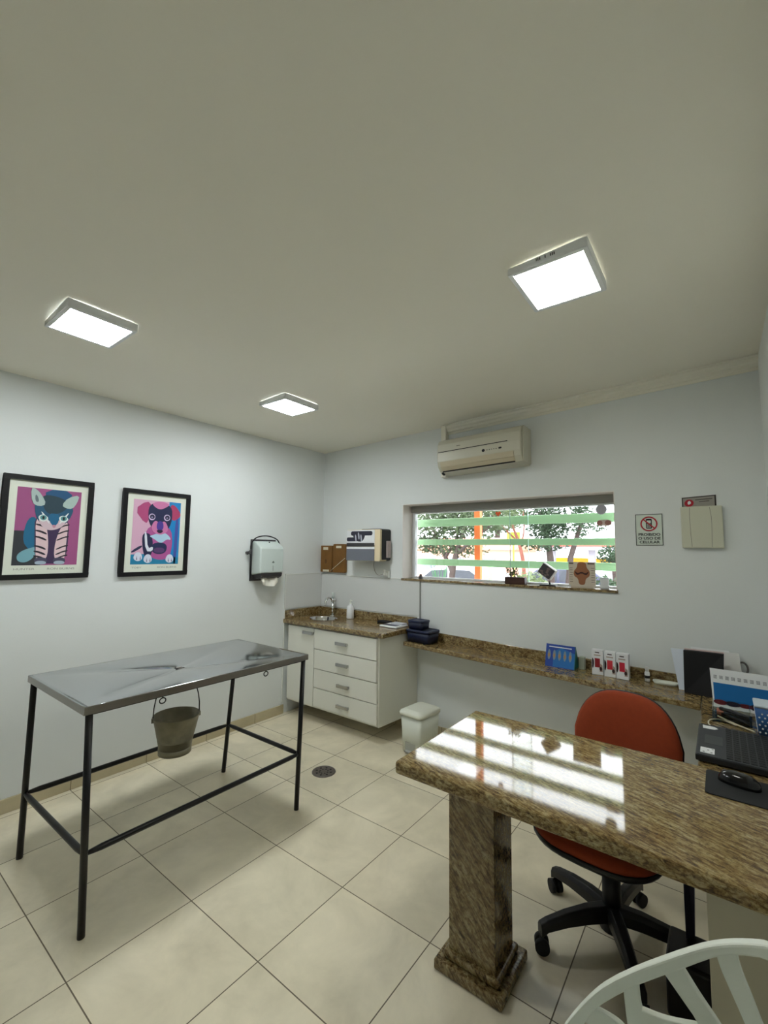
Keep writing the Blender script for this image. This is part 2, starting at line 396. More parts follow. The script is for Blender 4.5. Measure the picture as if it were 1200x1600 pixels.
tag(MB().sheet(Fr((0, .1755, 0), (1, 0, 0), (0, 0, 1), (0, -1, 0)), [(1.82+x, 1.797+z) for x, z in heart], 0, .001).build('heart_sticker', pm('orange_sticker', (232, 96, 52))), 'small orange heart sticker high on the window glass', 'sticker')
b = MB(); b.sheet(WF, ell(2.592, 1.795, .036, .036, 32), 0, .006)
b.m = 1; b.sheet(WF, ell(2.592, 1.795, .030, .030, 32), .006, .007)
tag(b.build('round_badge', [pm('badge_rim', (206, 208, 214)), pm('badge_face', (190, 190, 200))]), 'round pale grey disc stuck at the top right of the window glass', 'sticker')
b = MB(); b.sheet(WF, smoothpoly([(2.556, 1.70), (2.572, 1.722), (2.60, 1.720), (2.634, 1.724), (2.658, 1.708), (2.655, 1.686), (2.63, 1.676), (2.60, 1.682), (2.57, 1.676)]), 0, .004)
b.m = 1; b.sheet(WF, ell(2.58, 1.70, .018, .017), .004, .006); b.sheet(WF, ell(2.632, 1.70, .020, .017), .004, .006)
tag(b.build('two_lobed_sticker', [pm('sticker_pale', (214, 196, 188)), pm('sticker_brown', (168, 122, 112))]), 'pale sticker with two brown lobes below the round disc on the window', 'sticker')

# ------------------------------------------------------------------ sill objects
t = thing('planter_box', 'dark brown wooden planter box with a leafy plant on the window sill', 'planter', (2.0, .06, WZ0+.001))
b = MB(); b.box((1.925, .035, WZ0+.001), (2.080, .09, WZ0+.052)); b.build('box', M['wood_d'], t, bevel=.003)
b = MB()
for i in range(150):
    a = random.random()*2*PI; rr = random.random()**.5
    c = V((1.975+.05*rr*math.cos(a), .062+.02*rr*math.sin(a), WZ0+.055+.065*random.random()))
    u = V((random.uniform(-1, 1), random.uniform(-1, 1), random.uniform(-1, 1))).normalized(); q = u.orthogonal().normalized()
    s_ = random.uniform(.006, .011)
    b.add([c-u*s_, c+q*s_*.5, c+u*s_, c-q*s_*.5], [(0, 1, 2, 3)])
for i in range(8):
    b.cyl((1.94+i*.012, .06, WZ0+.045), (1.95+i*.011+random.uniform(-.02, .02), .06, WZ0+.10), .0012, n=5)
tag(b.build('foliage', mat('small_plant_green', (60, 78, 44), .6, noise=.4, nscale=60), t, recalc=False), None)
t = thing('photo_cube', 'black photo cube balanced on its corner on a black base on the sill', 'photo cube', (2.245, .06, WZ0+.001))
MB().box((2.19, .03, WZ0+.001), (2.305, .085, WZ0+.010)).build('base', M['black_pl'], t, bevel=.002)
MB().cyl((2.255, .058, WZ0+.01), (2.255, .058, WZ0+.035), .006, .004).build('stem', M['black_pl'], t)
cc = V((2.240, .060, 1.352))
def rb(lo, hi):
    return [cc+Rm @ V(p) for p in [(lo[0], lo[1], lo[2]), (hi[0], lo[1], lo[2]), (hi[0], hi[1], lo[2]), (lo[0], hi[1], lo[2]), (lo[0], lo[1], hi[2]), (hi[0], lo[1], hi[2]), (hi[0], hi[1], hi[2]), (lo[0], hi[1], hi[2])]]
Rm = Matrix.Rotation(.62, 4, 'Y')
b = MB(); b.hexa(rb((-.052, -.028, -.042), (.052, .028, .042))); b.build('cube', pm('cube_edge', (225, 222, 220)), t, bevel=.002)
b = MB(); b.hexa(rb((-.048, -.0295, -.038), (.048, -.028, .038))); b.m = 1
for i in range(9):
    x = random.uniform(-.035, .035); z = random.uniform(-.028, .028)
    b.hexa(rb((x-.008, -.0300, z-.006), (x+.008, -.0295, z+.006)))
b.build('photo', [pm('photo_dark', (62, 58, 64)), pm('photo_mid', (120, 104, 100))], t)
t = thing('anatomy_card', 'cream anatomy chart card showing a joint, standing on the sill', 'card', (2.465, .07, WZ0+.001))
AF = Fr((0, .070, 0), (1, 0, 0), (0, 0, 1), (0, -1, 0))
b = MB(); b.sheet(AF, [(2.385, 1.262), (2.56, 1.262), (2.56, 1.424), (2.385, 1.424)], -.003, 0); b.box((2.40, .06, WZ0+.001), (2.55, .10, 1.262)); b.build('card', pm('card_cream', (222, 212, 196)), t)
b = MB()
b.sheet(AF, smoothpoly([(2.445, 1.424), (2.50, 1.424), (2.503, 1.385), (2.525, 1.36), (2.522, 1.325), (2.495, 1.31), (2.492, 1.266), (2.452, 1.266), (2.448, 1.31), (2.42, 1.325), (2.418, 1.36), (2.442, 1.385)], 2), 0, .002)
b.m = 1; b.sheet(AF, smoothpoly([(2.425, 1.362), (2.445, 1.345), (2.471, 1.358), (2.497, 1.345), (2.519, 1.362), (2.51, 1.34), (2.497, 1.333), (2.471, 1.347), (2.445, 1.333), (2.432, 1.34)], 1), .002, .003)
b.m = 2; b.sheet(AF, rrect(2.388, 1.408, 2.418, 1.420, .004), 0, .001); b.sheet(AF, rrect(2.51, 1.408, 2.556, 1.420, .004), 0, .001)
for i in range(7):
    z = 1.285+i*.016
    b.sheet(AF, [(2.392, z), (2.412, z), (2.412, z+.003), (2.392, z+.003)], 0, .001); b.sheet(AF, [(2.532, z), (2.554, z), (2.554, z+.003), (2.532, z+.003)], 0, .001)
b.build('drawing', [pm('bone_brown', (168, 112, 78)), pm('bone_dark', (70, 40, 36)), pm('chart_grey', (110, 96, 92))], t)
b = MB(); b.box((2.592, .05, WZ0+.001), (2.645, .054, WZ0+.075)); b.box((2.592, .05, WZ0+.001), (2.645, .10, WZ0+.004)); b.box((2.592, .05, WZ0+.072), (2.645, .075, WZ0+.075))
tag(b.build('acrylic_holder', pm('frosted_clear', (220, 224, 226), .2)), 'small clear acrylic holder at the right end of the window sill', 'holder')
b = MB(); b.box((1.135, .05, WZ0+.001), (1.165, .075, WZ0+.022)); b.lathe((1.15, .062, WZ0+.022), [(.0, 0), (.012, 0), (.013, .008), (.009, .018), (0, .02)], 12)
tag(b.build('ink_stamp', M['dark_pl'], bevel=.001), 'tiny dark stamp-like object at the left end of the window sill', 'stamp')

# ------------------------------------------------------------------ security bars and post outside
for k, (za, zb_) in enumerate(((1.716, 1.784), (1.545, 1.598), (1.360, 1.418))):
    o = MB().box((.55, .30, za), (3.3, .325, zb_)).box((.57, .2205, za+.01), (.62, .301, zb_-.01)).box((3.23, .2205, za+.01), (3.28, .301, zb_-.01)).build('security_bar', M['bar_g'], bevel=.003)
    tag(o, ('topmost', 'middle', 'lowest')[k]+' of the three pale green horizontal bars outside the window', 'security bar', 'green bars across the window')
tag(MB().box((1.49, .42, -.3), (1.545, .47, 3.0)).build('orange_post', M['post_o'], bevel=.003), 'upright orange post standing behind the green bars outside the window', 'post')

# ------------------------------------------------------------------ air conditioner
t = thing('air_conditioner', 'ivory split air conditioner on the back wall above the window', 'air conditioner', (1.80, -.10, 2.10))
X0, X1 = 1.466, 2.152
def acz(x, z): return z+.030*(x-X0)
prof = [(0, 2.372), (-.05, 2.390), (-.12, 2.392), (-.175, 2.372), (-.196, 2.335), (-.200, 2.262), (-.200, 2.20), (-.188, 2.158), (-.150, 2.122), (-.09, 2.108), (0, 2.108)]
b = MB(); n = len(prof)
A = [V((X0, y, z)) for y, z in prof]; B2 = [V((X1, y, acz(X1, z))) for y, z in prof]
b.add(A+B2, [tuple(range(n)), tuple(range(n, 2*n))[::-1]]+[(i, i+n, (i+1) % n+n, (i+1) % n) for i in range(n)])
M['ac'] = mat('aged_ivory_plastic', (200, 197, 180), .35)
b.build('body', M['ac'], t, bevel=.008, seg=3)
def acq(x0, x1, y0, z0, y1, z1, th=.003):
    P = [V((x0, y0, acz(x0, z0))), V((x1, y0, acz(x1, z0))), V((x1, y1, acz(x1, z1))), V((x0, y1, acz(x0, z1)))]
    nrm = (P[1]-P[0]).cross(P[3]-P[0]).normalized()
    if nrm.y > 0: nrm = -nrm
    return P, nrm*th
b = MB(); b.prism(*acq(X0+.012, X1-.10, -.199, 2.2725, -.199, 2.2775, .003)); b.build('panel_seam', M['ink'], t)
b = MB(); b.prism(*acq(X0+.03, X1-.055, -.1995, 2.196, -.188, 2.158, .005)); b.prism(*acq(X0+.03, X1-.055, -.188, 2.158, -.160, 2.1315, .005)); b.build('louver', mat('louver_beige', (200, 189, 162), .45), t)
b = MB(); b.prism(*acq(X0+.03, X1-.06, -.158, 2.1305, -.150, 2.124, .006)); b.build('air_outlet', M['ink'], t)
b = MB(); AFr = lambda a, z, c=0: V((a, -.200-c, acz(a, z)))
b.sheet(AFr, rrect(1.64, 2.302, 1.672, 2.308, .002), 0, .001); b.build('brand_mark', pm('mark_grey', (120, 116, 104)), t)
b = MB(); b.sheet(AFr, ell(1.865, 2.232, .012, .011), 0, .0015)
for i in range(5): b.sheet(AFr, ell(1.895+i*.018, 2.232, .0035, .0035, 10), 0, .0015)
b.sheet(AFr, rrect(1.985, 2.226, 2.008, 2.239, .004), 0, .0015); b.build('display', M['ink'], t)
b = MB(); b.box((X1, -.165, 2.14), (X1+.007, -.004, 2.40)); b.build('side_cover', M['ac'], t, bevel=.004)
b = MB(); b.cyl((1.484, -.150, 2.118), (1.50, -.135, 2.102), .009); b.build('drain_plug', M['ink'], t)

# ------------------------------------------------------------------ ceiling lamps
def lamp(x0, y0, x1, y1, zp, label, marks):
    cx = (x0+x1)/2; cy = (y0+y1)/2
    t = thing('ceiling_lamp', label, 'lamp', (cx, cy, zp-.002), 0, 'square ceiling panel lamps')
    m_ = .018; zt = cz(cx)-.003
    zc0 = cz(x0-m_); zc1 = cz(x1+m_)
    b = MB()
    lo = [(x0-m_, y0-m_, zp-.002), (x1+m_, y0-m_, zp-.002), (x1+m_, y1+m_, zp-.002), (x0-m_, y1+m_, zp-.002)]
    hi = [(x0-m_, y0-m_, zc0-.002), (x1+m_, y0-m_, zc1-.002), (x1+m_, y1+m_, zc1-.002), (x0-m_, y1+m_, zc0-.002)]
    # four rails around the diffuser plus a back plate
    b.hexa([(x0-m_, y0-m_, zp), (x0, y0-m_, zp), (x0, y1+m_, zp), (x0-m_, y1+m_, zp), (x0-m_, y0-m_, zc0-.002), (x0, y0-m_, zc0-.002), (x0, y1+m_, zc0-.002), (x0-m_, y1+m_, zc0-.002)])
    b.hexa([(x1, y0-m_, zp), (x1+m_, y0-m_, zp), (x1+m_, y1+m_, zp), (x1, y1+m_, zp), (x1, y0-m_, zc1-.004), (x1+m_, y0-m_, zc1-.003), (x1+m_, y1+m_, zc1-.003), (x1, y1+m_, zc1-.004)])
    b.hexa([(x0, y0-m_, zp), (x1, y0-m_, zp), (x1, y0, zp), (x0, y0, zp), (x0, y0-m_, zc0-.002), (x1, y0-m_, zc1-.004), (x1, y0, zc1-.004), (x0, y0, zc0-.002)])
    b.hexa([(x0, y1, zp), (x1, y1, zp), (x1, y1+m_, zp), (x0, y1+m_, zp), (x0, y1, zc0-.002), (x1, y1, zc1-.004), (x1, y1+m_, zc1-.004), (x0, y1+m_, zc0-.002)])
    b.build('lamp_frame', M['alu'], t, bevel=.003)
    MB().box((x0, y0, zp+.003), (x1, y1, zp+.010)).build('diffuser', M['emit2'] if marks else M['emit'], t)
    if marks:
        b = MB(); zz = zp+.022
        for i in list(range(3))+[5]+list(range(8, 11)):
            b.box((cx-.035+i*.0065, y0-m_-.0012, zz-.004), (cx-.035+i*.0065+.003, y0-m_+.001, zz+.006))
        b.build('vent_slots', M['ink'], t)
lamp(.833, -2.622, 1.095, -2.378, cz(.97)-.036, 'ceiling panel lamp above the exam table, leftmost of the three', False)
lamp(.735, -1.355, .975, -1.085, cz(.85)-.036, 'smallest-looking ceiling panel lamp near the left wall and the sink corner', False)
lamp(2.650, -1.635, 2.905, -1.345, cz(2.78)-.038, 'ceiling panel lamp above the granite desk, rightmost of the three', True)

# ------------------------------------------------------------------ pictures on the left wall
RX = (PI/2, 0, PI/2)
def picture(y0, y1, z0, z1, label, art, words):
    t = thing('framed_picture', label, 'picture', (.0, (y0+y1)/2, z0), 0, 'framed pet pictures on the left wall')
    W = y1-y0; H = z1-z0; fw = .030
    PF = Fr((0.002, y0, z0), (0, 1, 0), (0, 0, 1), (1, 0, 0))
    b = MB()
    for q in ((0, 0, W, fw), (0, H-fw, W, H), (0, fw, fw, H-fw), (W-fw, fw, W, H-fw)):
        b.sheet(PF, [(q[0], q[1]), (q[2], q[1]), (q[2], q[3]), (q[0], q[3])], 0, .022)
    b.build('frame', M['frame'], t, bevel=.002)
    b = MB(); b.sheet(PF, [(fw, fw), (W-fw, fw), (W-fw, H-fw), (fw, H-fw)], .004, .010); b.build('mount', M['matb'], t)
    au0, av0, au1, av1 = .150*W, .135*H, .855*W, .885*H
    AF = lambda u, v, c=0: PF(au0+u*(au1-au0), av0+v*(av1-av0), .010+c)
    mats = []; b = MB()
    def lay(rgb, pts, lv, sm=2):
        n = 'print_%d_%d_%d' % rgb; m = pm(n, rgb, .45)
        if m not in mats: mats.append(m)
        b.m = mats.index(m)
        # clip to the print
        p = smoothpoly(pts, sm) if sm else pts
        p = [(min(1, max(0, u)), min(1, max(0, v))) for u, v in p]
        b.sheet(AF, p, 0, .0003*lv)
    art(lay)
    b.build('print', mats, t, recalc=False)
    b = text('caption', words[0], .017, PF(au0+.01, av0-.028, .0102), RX, pm('caption_grey', (150, 152, 140)), t, sx=1.5)
    text('caption', words[1], .017, PF(au1-.01, av0-.028, .0102), RX, pm('caption_grey', (150, 152, 140)), t, 'RIGHT', sx=1.5)
def cat(L):
    L((160, 84, 132), [(0, 0), (1, 0), (1, 1), (0, 1)], 1, 0)
    L((54, 58, 62), [(0, 0), (.42, 0), (.42, .44), (0, .44)], 2, 0)
    L((36, 84, 124), [(.42, 1), (.86, 1), (.80, .80), (.42, .82)], 2, 1)
    L((30, 104, 140), [(.18, .62), (.34, .62), (.38, .18), (.22, .20), (.12, .33)], 3)
    L((120, 170, 182), [(.06, .13), (.16, .20), (.38, .25), (.32, .10), (.20, .03), (.08, .05)], 4)
    L((64, 48, 82), [(.28, .68), (.80, .68), (.84, .35), (.80, .02), (.34, .02), (.30, .35)], 5)
    L((224, 196, 200), [(.29, .62), (.44, .60), (.52, .34), (.52, .06), (.34, .05), (.33, .30)], 6)
    L((224, 196, 200), [(.82, .60), (.70, .52), (.62, .30), (.62, .06), (.80, .05), (.80, .30)], 6)
    for v in (.52, .44, .36, .24, .17, .11):
        L((44, 38, 48), [(.30, v+.02), (.40, v+.01), (.49, v-.025), (.48, v-.045), (.38, v-.012), (.31, v)], 7, 1)
        L((44, 38, 48), [(.84, v+.03), (.76, v+.02), (.63, v-.03), (.66, v-.04), (.76, v), (.83, v+.01)], 7, 1)
    for u in (.42, .71):
        L((74, 72, 96), [(u-.09, .10), (u+.09, .10), (u+.10, .02), (u-.10, .02)], 8); L((168, 184, 200), [(u-.08, .055), (u+.08, .055), (u+.09, .008), (u-.09, .008)], 9)
    L((40, 88, 118), [(.25, .84), (.50, .88), (.90, .80), (.84, .62), (.70, .50), (.44, .50), (.30, .60)], 9)
    L((44, 66, 78), [(.34, .92), (.60, .92), (.82, .84), (.74, .72), (.56, .66), (.42, .70)], 10)
    L((172, 190, 186), [(.19, 1.0), (.27, .99), (.36, .92), (.44, .80), (.34, .76), (.22, .80)], 11, 1); L((170, 190, 184), [(.68, .80), (.78, .91), (.97, .96), (.93, .84), (.86, .76), (.76, .76)], 11, 1)
    L((104, 116, 122), [(.26, .92), (.30, .90), (.33, .82), (.27, .82)], 12)
    L((214, 190, 198), [(.34, .62), (.48, .58), (.62, .58), (.80, .64), (.74, .52), (.60, .46), (.46, .46), (.36, .54)], 12)
    L((30, 100, 140), [(.47, .68), (.68, .68), (.63, .52), (.54, .52)], 13, 1); L((226, 230, 232), [(.36, .70), (.40, .69), (.52, .56), (.50, .54)], 13, 1); L((226, 230, 232), [(.82, .70), (.78, .69), (.66, .56), (.68, .54)], 13, 1)
    for u in (.42, .74):
        L((222, 232, 228), [(u-.10, .63), (u-.02, .67), (u+.08, .62), (u+.03, .57), (u-.05, .57)], 14); L((92, 150, 150), ell(u-.01, .62, .05, .032), 15, 0); L((22, 34, 42), ell(u-.01, .62, .018, .022), 16, 0)
    L((196, 140, 160), [(.55, .53), (.62, .53), (.60, .49), (.57, .49)], 14, 1)
def dog(L):
    L((216, 172, 196), [(0, 0), (1, 0), (1, 1), (0, 1)], 1, 0)
    L((22, 132, 196), [(.72, 0), (1, 0), (1, 1), (.74, 1)], 2, 0); L((70, 84, 160), [(.88, 0), (.95, 0), (.97, .8), (.90, .8)], 3, 1)
    L((30, 128, 168), [(0, 0), (1, 0), (1, .10), (.5, .17), (0, .15)], 3, 0)
    L((176, 88, 150), [(.30, .62), (.80, .62), (.86, .30), (.78, .06), (.40, .08), (.24, .30)], 4)
    L((36, 40, 74), [(.20, .50), (.42, .46), (.44, .16), (.30, .08), (.22, .24)], 5); L((36, 40, 74), [(0, .20), (.20, .30), (.22, .26), (.02, .17)], 5, 1)
    L((36, 44, 84), [(.40, .34), (.74, .34), (.72, .16), (.42, .16)], 6); L((92, 62, 110), [(.46, .26), (.68, .26), (.68, .18), (.46, .18)], 7, 1)
    L((222, 226, 238), [(.24, .50), (.29, .50), (.33, .24), (.44, .28), (.43, .20), (.29, .20)], 8, 1)
    for u, q in ((.14, .10), (.34, .07), (.80, .07)):
        L((214, 220, 236), [(u-.10, q-.01), (u-.04, q+.09), (u+.06, q+.08), (u+.10, q-.02), (u, q-.06)], 9); L((76, 54, 96), [(u-.03, q-.03), (u-.02, q+.03), (u-.01, q-.03)], 10, 0); L((76, 54, 96), [(u+.04, q-.03), (u+.05, q+.03), (u+.06, q-.03)], 10, 0)
    L((172, 204, 226), [(.34, .44), (.44, .40), (.60, .32), (.72, .40), (.82, .38), (.76, .46), (.60, .52), (.44, .46)], 10)
    L((176, 74, 122), [(.02, .84), (.26, .99), (.37, .92), (.32, .70), (.26, .62)], 10, 1); L((176, 64, 104), [(.78, .97), (.90, .93), (1.0, .82), (.99, .76), (.82, .68), (.76, .84)], 10, 1)
    L((34, 42, 78), [(.30, .94), (.52, .96), (.80, .94), (.82, .70), (.72, .52), (.44, .52), (.30, .68)], 11)
    L((206, 122, 168), [(.36, .96), (.56, 1.0), (.76, .96), (.66, .90), (.54, .86), (.42, .90)], 12)
    L((204, 120, 170), [(.44, .70), (.56, .64), (.66, .70), (.76, .54), (.62, .46), (.46, .48), (.36, .56)], 12)
    L((80, 60, 150), [(.50, .68), (.62, .68), (.64, .56), (.56, .52), (.48, .56)], 13); L((40, 28, 58), [(.48, .54), (.64, .54), (.60, .49), (.52, .49)], 14, 1)
    for u in (.38, .70):
        L((206, 190, 222), ell(u, .74, .068, .052), 13, 0); L((40, 42, 70), ell(u+.005, .742, .05, .036), 14, 0); L((150, 140, 180), ell(u, .735, .018, .014, 12), 15, 0)
picture(-2.5706, -2.1122, 1.2907, 1.9012, 'left black-framed picture of a striped teal and pink kitten', cat, ('HUNTER', 'RON BURNS'))
picture(-1.9325, -1.454, 1.2868, 1.8943, 'right black-framed picture of a puppy with pink ears on pink and blue', dog, ('TOBY', 'RON BURNS'))

# ------------------------------------------------------------------ towel dispenser
t = thing('paper_towel_dispenser', 'pale paper towel dispenser on the left wall with a towel hanging out', 'dispenser', (0, -.74, 1.20))
pr = [(.0, 1.545), (.02, 1.56), (.06, 1.548), (.118, 1.508), (.128, 1.49), (.128, 1.282), (.0, 1.262)]
b = MB(); b.prism([(x, -.865, z) for x, z in pr], (0, .252, 0)); b.build('cover', M['disp'], t, bevel=.012, seg=3)
b = MB(); b.prism([(x, -.845, z) for x, z in [(.0, 1.282), (.126, 1.282), (.118, 1.250), (.08, 1.232), (0, 1.222)]], (0, .226, 0)); b.build('mouth', M['dark_pl'], t, bevel=.006)
b = MB(); b.box((0, -.880, 1.212), (.012, -.612, 1.572)); b.build('back_plate', M['dark_pl'], t, bevel=.003)
MB().cyl((.075, -.735, 1.545), (.075, -.735, 1.553), .006).build('lock', M['dark_pl'], t)
b = MB()
DF = Fr((.1285, 0, 0), (0, 1, 0), (0, 0, 1), (1, 0, 0))
b.sheet(DF, smoothpoly([(-.745, 1.372), (-.735, 1.378), (-.728, 1.388), (-.721, 1.378), (-.711, 1.372), (-.728, 1.366)], 1), 0, .0012)
b.sheet(DF, [(-.7295, 1.30), (-.7265, 1.30), (-.7265, 1.345), (-.7295, 1.345)], 0, .0012); b.build('emblem', pm('emblem_grey', (104, 116, 112)), t)
b = MB(); P = []
NU, NV = 14, 8
for j in range(NV):
    for i in range(NU):
        u = i/(NU-1); v = j/(NV-1); y = -.83+.18*u+.012*math.sin(v*2); z = 1.238-.072*v*(1-.35*(u-.4)**2*4)
        P.append((.088+.012*math.sin(u*9+v*2)+.022*v+.004*math.sin(u*23), y, z+.004*math.sin(u*7)))
Q = [V(p)+V((-.006, 0, 0)) for p in P]
fs = [(j*NU+i, j*NU+i+1, (j+1)*NU+i+1, (j+1)*NU+i) for j in range(NV-1) for i in range(NU-1)]
b.add(P, fs, True); b.add(Q, [f[::-1] for f in fs], True); tag(b.build('paper_towel', pm('towel_white', (226, 222, 210), .9), t, recalc=False))
tag(MB().tube(smoothpoly([(.03, -.885, 1.235), (.03, -.893, 1.33), (.03, -.895, 1.47), (.035, -.90, 1.53), (.06, -.875, 1.585), (.075, -.80, 1.605), (.075, -.72, 1.60), (.07, -.64, 1.575), (.06, -.605, 1.53), (.05, -.60, 1.51)], 2, False), .0055, 8).build('black_strap', M['black_pl']), 'black cord looped around the paper towel dispenser on the left wall', 'cord')
b = MB(); b.cyl((.0, -.915, 1.455), (.05, -.915, 1.455), .012); b.cyl((.03, -.93, 1.44), (.045, -.90, 1.48), .008)
tag(b.build('wall_hook', M['dark_pl']), 'small dark hook on the wall left of the towel dispenser', 'hook')
b = MB(); b.cyl((0, -.566, 1.335), (.035, -.566, 1.335), .010, .008)
tag(b.build('rubber_stopper', M['ink']), 'tiny black rubber stopper on the wall right of the towel dispenser', 'stopper')

# ------------------------------------------------------------------ base cabinet + counter with sink
t = thing('base_cabinet', 'white wall-hung cabinet with one door and four drawers under the sink', 'cabinet', (.6, -.24, .13))
b = MB(); b.hexa([(.045, -.45, .130), (1.102, -.45, .130), (1.165, -.003, .145), (.02, -.003, .145), (.045, -.45, .806), (1.102, -.45, .806), (1.165, -.003, .806), (.02, -.003, .806)])
b.build('carcass', M['cab'], t, bevel=.002)
CF = Fr((0, -.4515, 0), (1, 0, 0), (0, 0, 1), (0, -1, 0))
def front(name, x0, z0, x1, z1, hx, hz, hw=.125, th=.018):
    d = MB(); d.sheet(CF, [(x0, z0), (x1, z0), (x1, z1), (x0, z1)], 0, th); d = d.build(name, M['cab'], t, bevel=.0025); sub(d, t)
    h = MB(); y = -.4515-th
    h.box((hx-hw/2, y-.026, hz-.013), (hx+hw/2, y-.016, hz+.013)); h.box((hx-hw/2, y-.018, hz-.010), (hx-hw/2+.01, y, hz+.010)); h.box((hx+hw/2-.01, y-.018, hz-.010), (hx+hw/2, y, hz+.010))
    h.box((hx+hw/2-.03, y-.028, hz-.0135), (hx+hw/2+.002, y-.012, hz+.0135))
    h = h.build('handle', M['chrome'], t, bevel=.002)
    h.parent = d; h.location = (0, 0, 0)
front('door', .055, .148, .392, .800, .330, .760)
front('drawer', .400, .634, 1.088, .800, .730, .716, th=.022)
front('drawer', .400, .468, 1.088, .628, .740, .546, th=.020)
front('drawer', .400, .308, 1.092, .462, .750, .378)
front('drawer', .400, .150, 1.094, .302, .750, .216)
# worktop with round sink cut out: build as ring of quads around the hole
SX, SY, SR = .270, -.235, .150
b = MB(); ztop, zbot = .850, .812
outer = []
N = 48
x0, x1, y0, y1 = .002, 1.165, -.492, -.004
def edge(t):
    dx, dy = math.cos(t), math.sin(t); k = 1e9
    if dx > 1e-9: k = min(k, (x1-SX)/dx)
    if dx < -1e-9: k = min(k, (x0-SX)/dx)
    if dy > 1e-9: k = min(k, (y1-SY)/dy)
    if dy < -1e-9: k = min(k, (y0-SY)/dy)
    return (SX+dx*k, SY+dy*k)
angs = sorted([2*PI*i/N for i in range(N)]+[math.atan2(y-SY, x-SX) % (2*PI) for x in (x0, x1) for y in (y0, y1)])
n = len(angs); inn = [(SX+SR*math.cos(a), SY+SR*math.sin(a)*.82) for a in angs]; out = [edge(a) for a in angs]
vs = [(x, y, ztop) for x, y in inn]+[(x, y, ztop) for x, y in out]+[(x, y, zbot) for x, y in inn]+[(x, y, zbot) for x, y in out]
fs = []
for i in range(n):
    j = (i+1) % n
    fs += [(i, i+n, j+n, j), (i+2*n, j+2*n, j+3*n, i+3*n), (i+n, i+3*n, j+3*n, j+n), (i, j, j+2*n, i+2*n)]
b.add(vs, fs)
t2 = thing('sink_countertop', 'brown granite countertop with a round steel sink in the left corner', 'countertop', (.6, -.25, .812))
b.build('slab', M['gran_c'], t2, bevel=.008, seg=3)
b = MB(); b.box((.0, -.020, .850), (1.16, -.003, .922)); b.box((.006, -.480, .850), (.022, -.020, .925)); b.build('splashback', M['gran_c'], t2, bevel=.002)
b = MB(); b.lathe((0, 0, 0), [(SR+.006, .8515), (SR-.004, .8525), (SR-.012, .845), (SR-.02, .78), (SR-.05, .745), (.02, .740), (.0, .740)], 40)
b.v = [V((SX+p.x, SY+p.y*.82, p.z)) for p in b.v]
b.build('sink_basin', M['chrome2'], t2)
t = thing('faucet', 'chrome pillar tap behind the round sink', 'tap', (.232, -.075, .851))
b = MB(); b.cyl((.232, -.075, .851), (.232, -.075, .862), .028, .024, 24); b.cyl((.232, -.075, .86), (.232, -.075, .99), .011, n=16); b.cyl((.232, -.075, .99), (.232, -.075, 1.02), .017, .017, 16)
b.tube(smoothpoly([(.232, -.075, 1.0), (.232, -.11, 1.03), (.233, -.15, 1.03), (.234, -.178, 1.0), (.235, -.182, .96)], 2, False), .010); b.build('spout', M['chrome2'], t)
b = MB(); b.cyl((.232, -.075, 1.02), (.232, -.075, 1.075), .012, .014, 16); b.build('filter_cap', M['disp'], t)
b = MB(); b.cyl((.232, -.075, 1.0), (.278, -.085, 1.006), .005, .005, 8); b.cyl((.276, -.085, .992), (.276, -.085, 1.02), .004, n=8); b.build('lever', M['chrome2'], t)
t = thing('soap_bottle', 'white liquid soap pump bottle on the granite counter', 'bottle', (.46, -.075, .8505))
b = MB(); b.lathe((.46, -.075, .8505), [(0, 0), (.031, 0), (.034, .006), (.034, .095), (.028, .115), (.013, .126), (.012, .134), (0, .134)], 24); b.build('bottle_body', M['paper'], t)
b = MB(); b.cyl((.46, -.075, .984), (.46, -.075, .995), .011); b.cyl((.46, -.075, .994), (.46, -.075, 1.018), .004, n=8); b.cyl((.455, -.075, 1.018), (.49, -.085, 1.016), .005, .004, 8); b.build('pump', M['white_pl'], t)
t = thing('digital_scale', 'flat white digital scale at the right end of the granite counter', 'scale', (1.02, -.17, .8505), -.1)
b = MB(); b.box((.935, -.245, .8505), (1.115, -.075, .866)); b.build('scale_body', M['paper'], t, bevel=.006)
b = MB(); b.box((.950, -.225, .8662), (1.09, -.165, .868)); b.build('scale_display', pm('scale_blue_grey', (60, 66, 88), .3), t)
b = MB(); b.box((.985, -.150, .866), (1.105, -.075, .878)); b.build('scale_tray', pm('tray_grey', (196, 198, 206)), t, bevel=.004)
tag(MB().box((.80, -.105, .8505), (.925, -.04, .873)).build('black_pouch', M['black_sat'], bevel=.010, seg=3), 'small black pouch on the counter behind the white scale', 'pouch')

# ------------------------------------------------------------------ wall clipboards, purifier
t = thing('wall_folder', 'brown board folder with white labels on the wall above the sink', 'folder', (.175, 0, 1.26))
KF = Fr((0, -.012, 0), (1, 0, 0), (0, 0, 1), (0, -1, 0))
b = MB(); b.sheet(KF, rrect(.0+.012, 1.268, .165, 1.532, .006), -.004, .022); b.sheet(KF, rrect(.180, 1.268, .345, 1.548, .014), -.004, .022); b.build('boards', M['kraft'], t, bevel=.002)
b = MB(); b.sheet(KF, [(.165, 1.27), (.180, 1.27), (.180, 1.53), (.165, 1.53)], -.006, .014); b.build('spine', M['kraft2'], t)
for r in ((.045, 1.49, .112, 1.516), (.222, 1.508, .292, 1.530), (.045, 1.272, .130, 1.292)):
    b = MB(); b.sheet(KF, [(r[0], r[1]), (r[2], r[1]), (r[2], r[3]), (r[0], r[3])], .022, .023); b.build('paper_label', M['label'], t)
b = MB(); b.tube([KF(.160, 1.285, .026), KF(.345, 1.410, .026)], .0025); b.build('elastic_band', M['label'], t)
b = MB(); b.sheet(KF, ell(.085, 1.375, .014, .022), .022, .0235); b.build('seal', M['kraft2'], t)
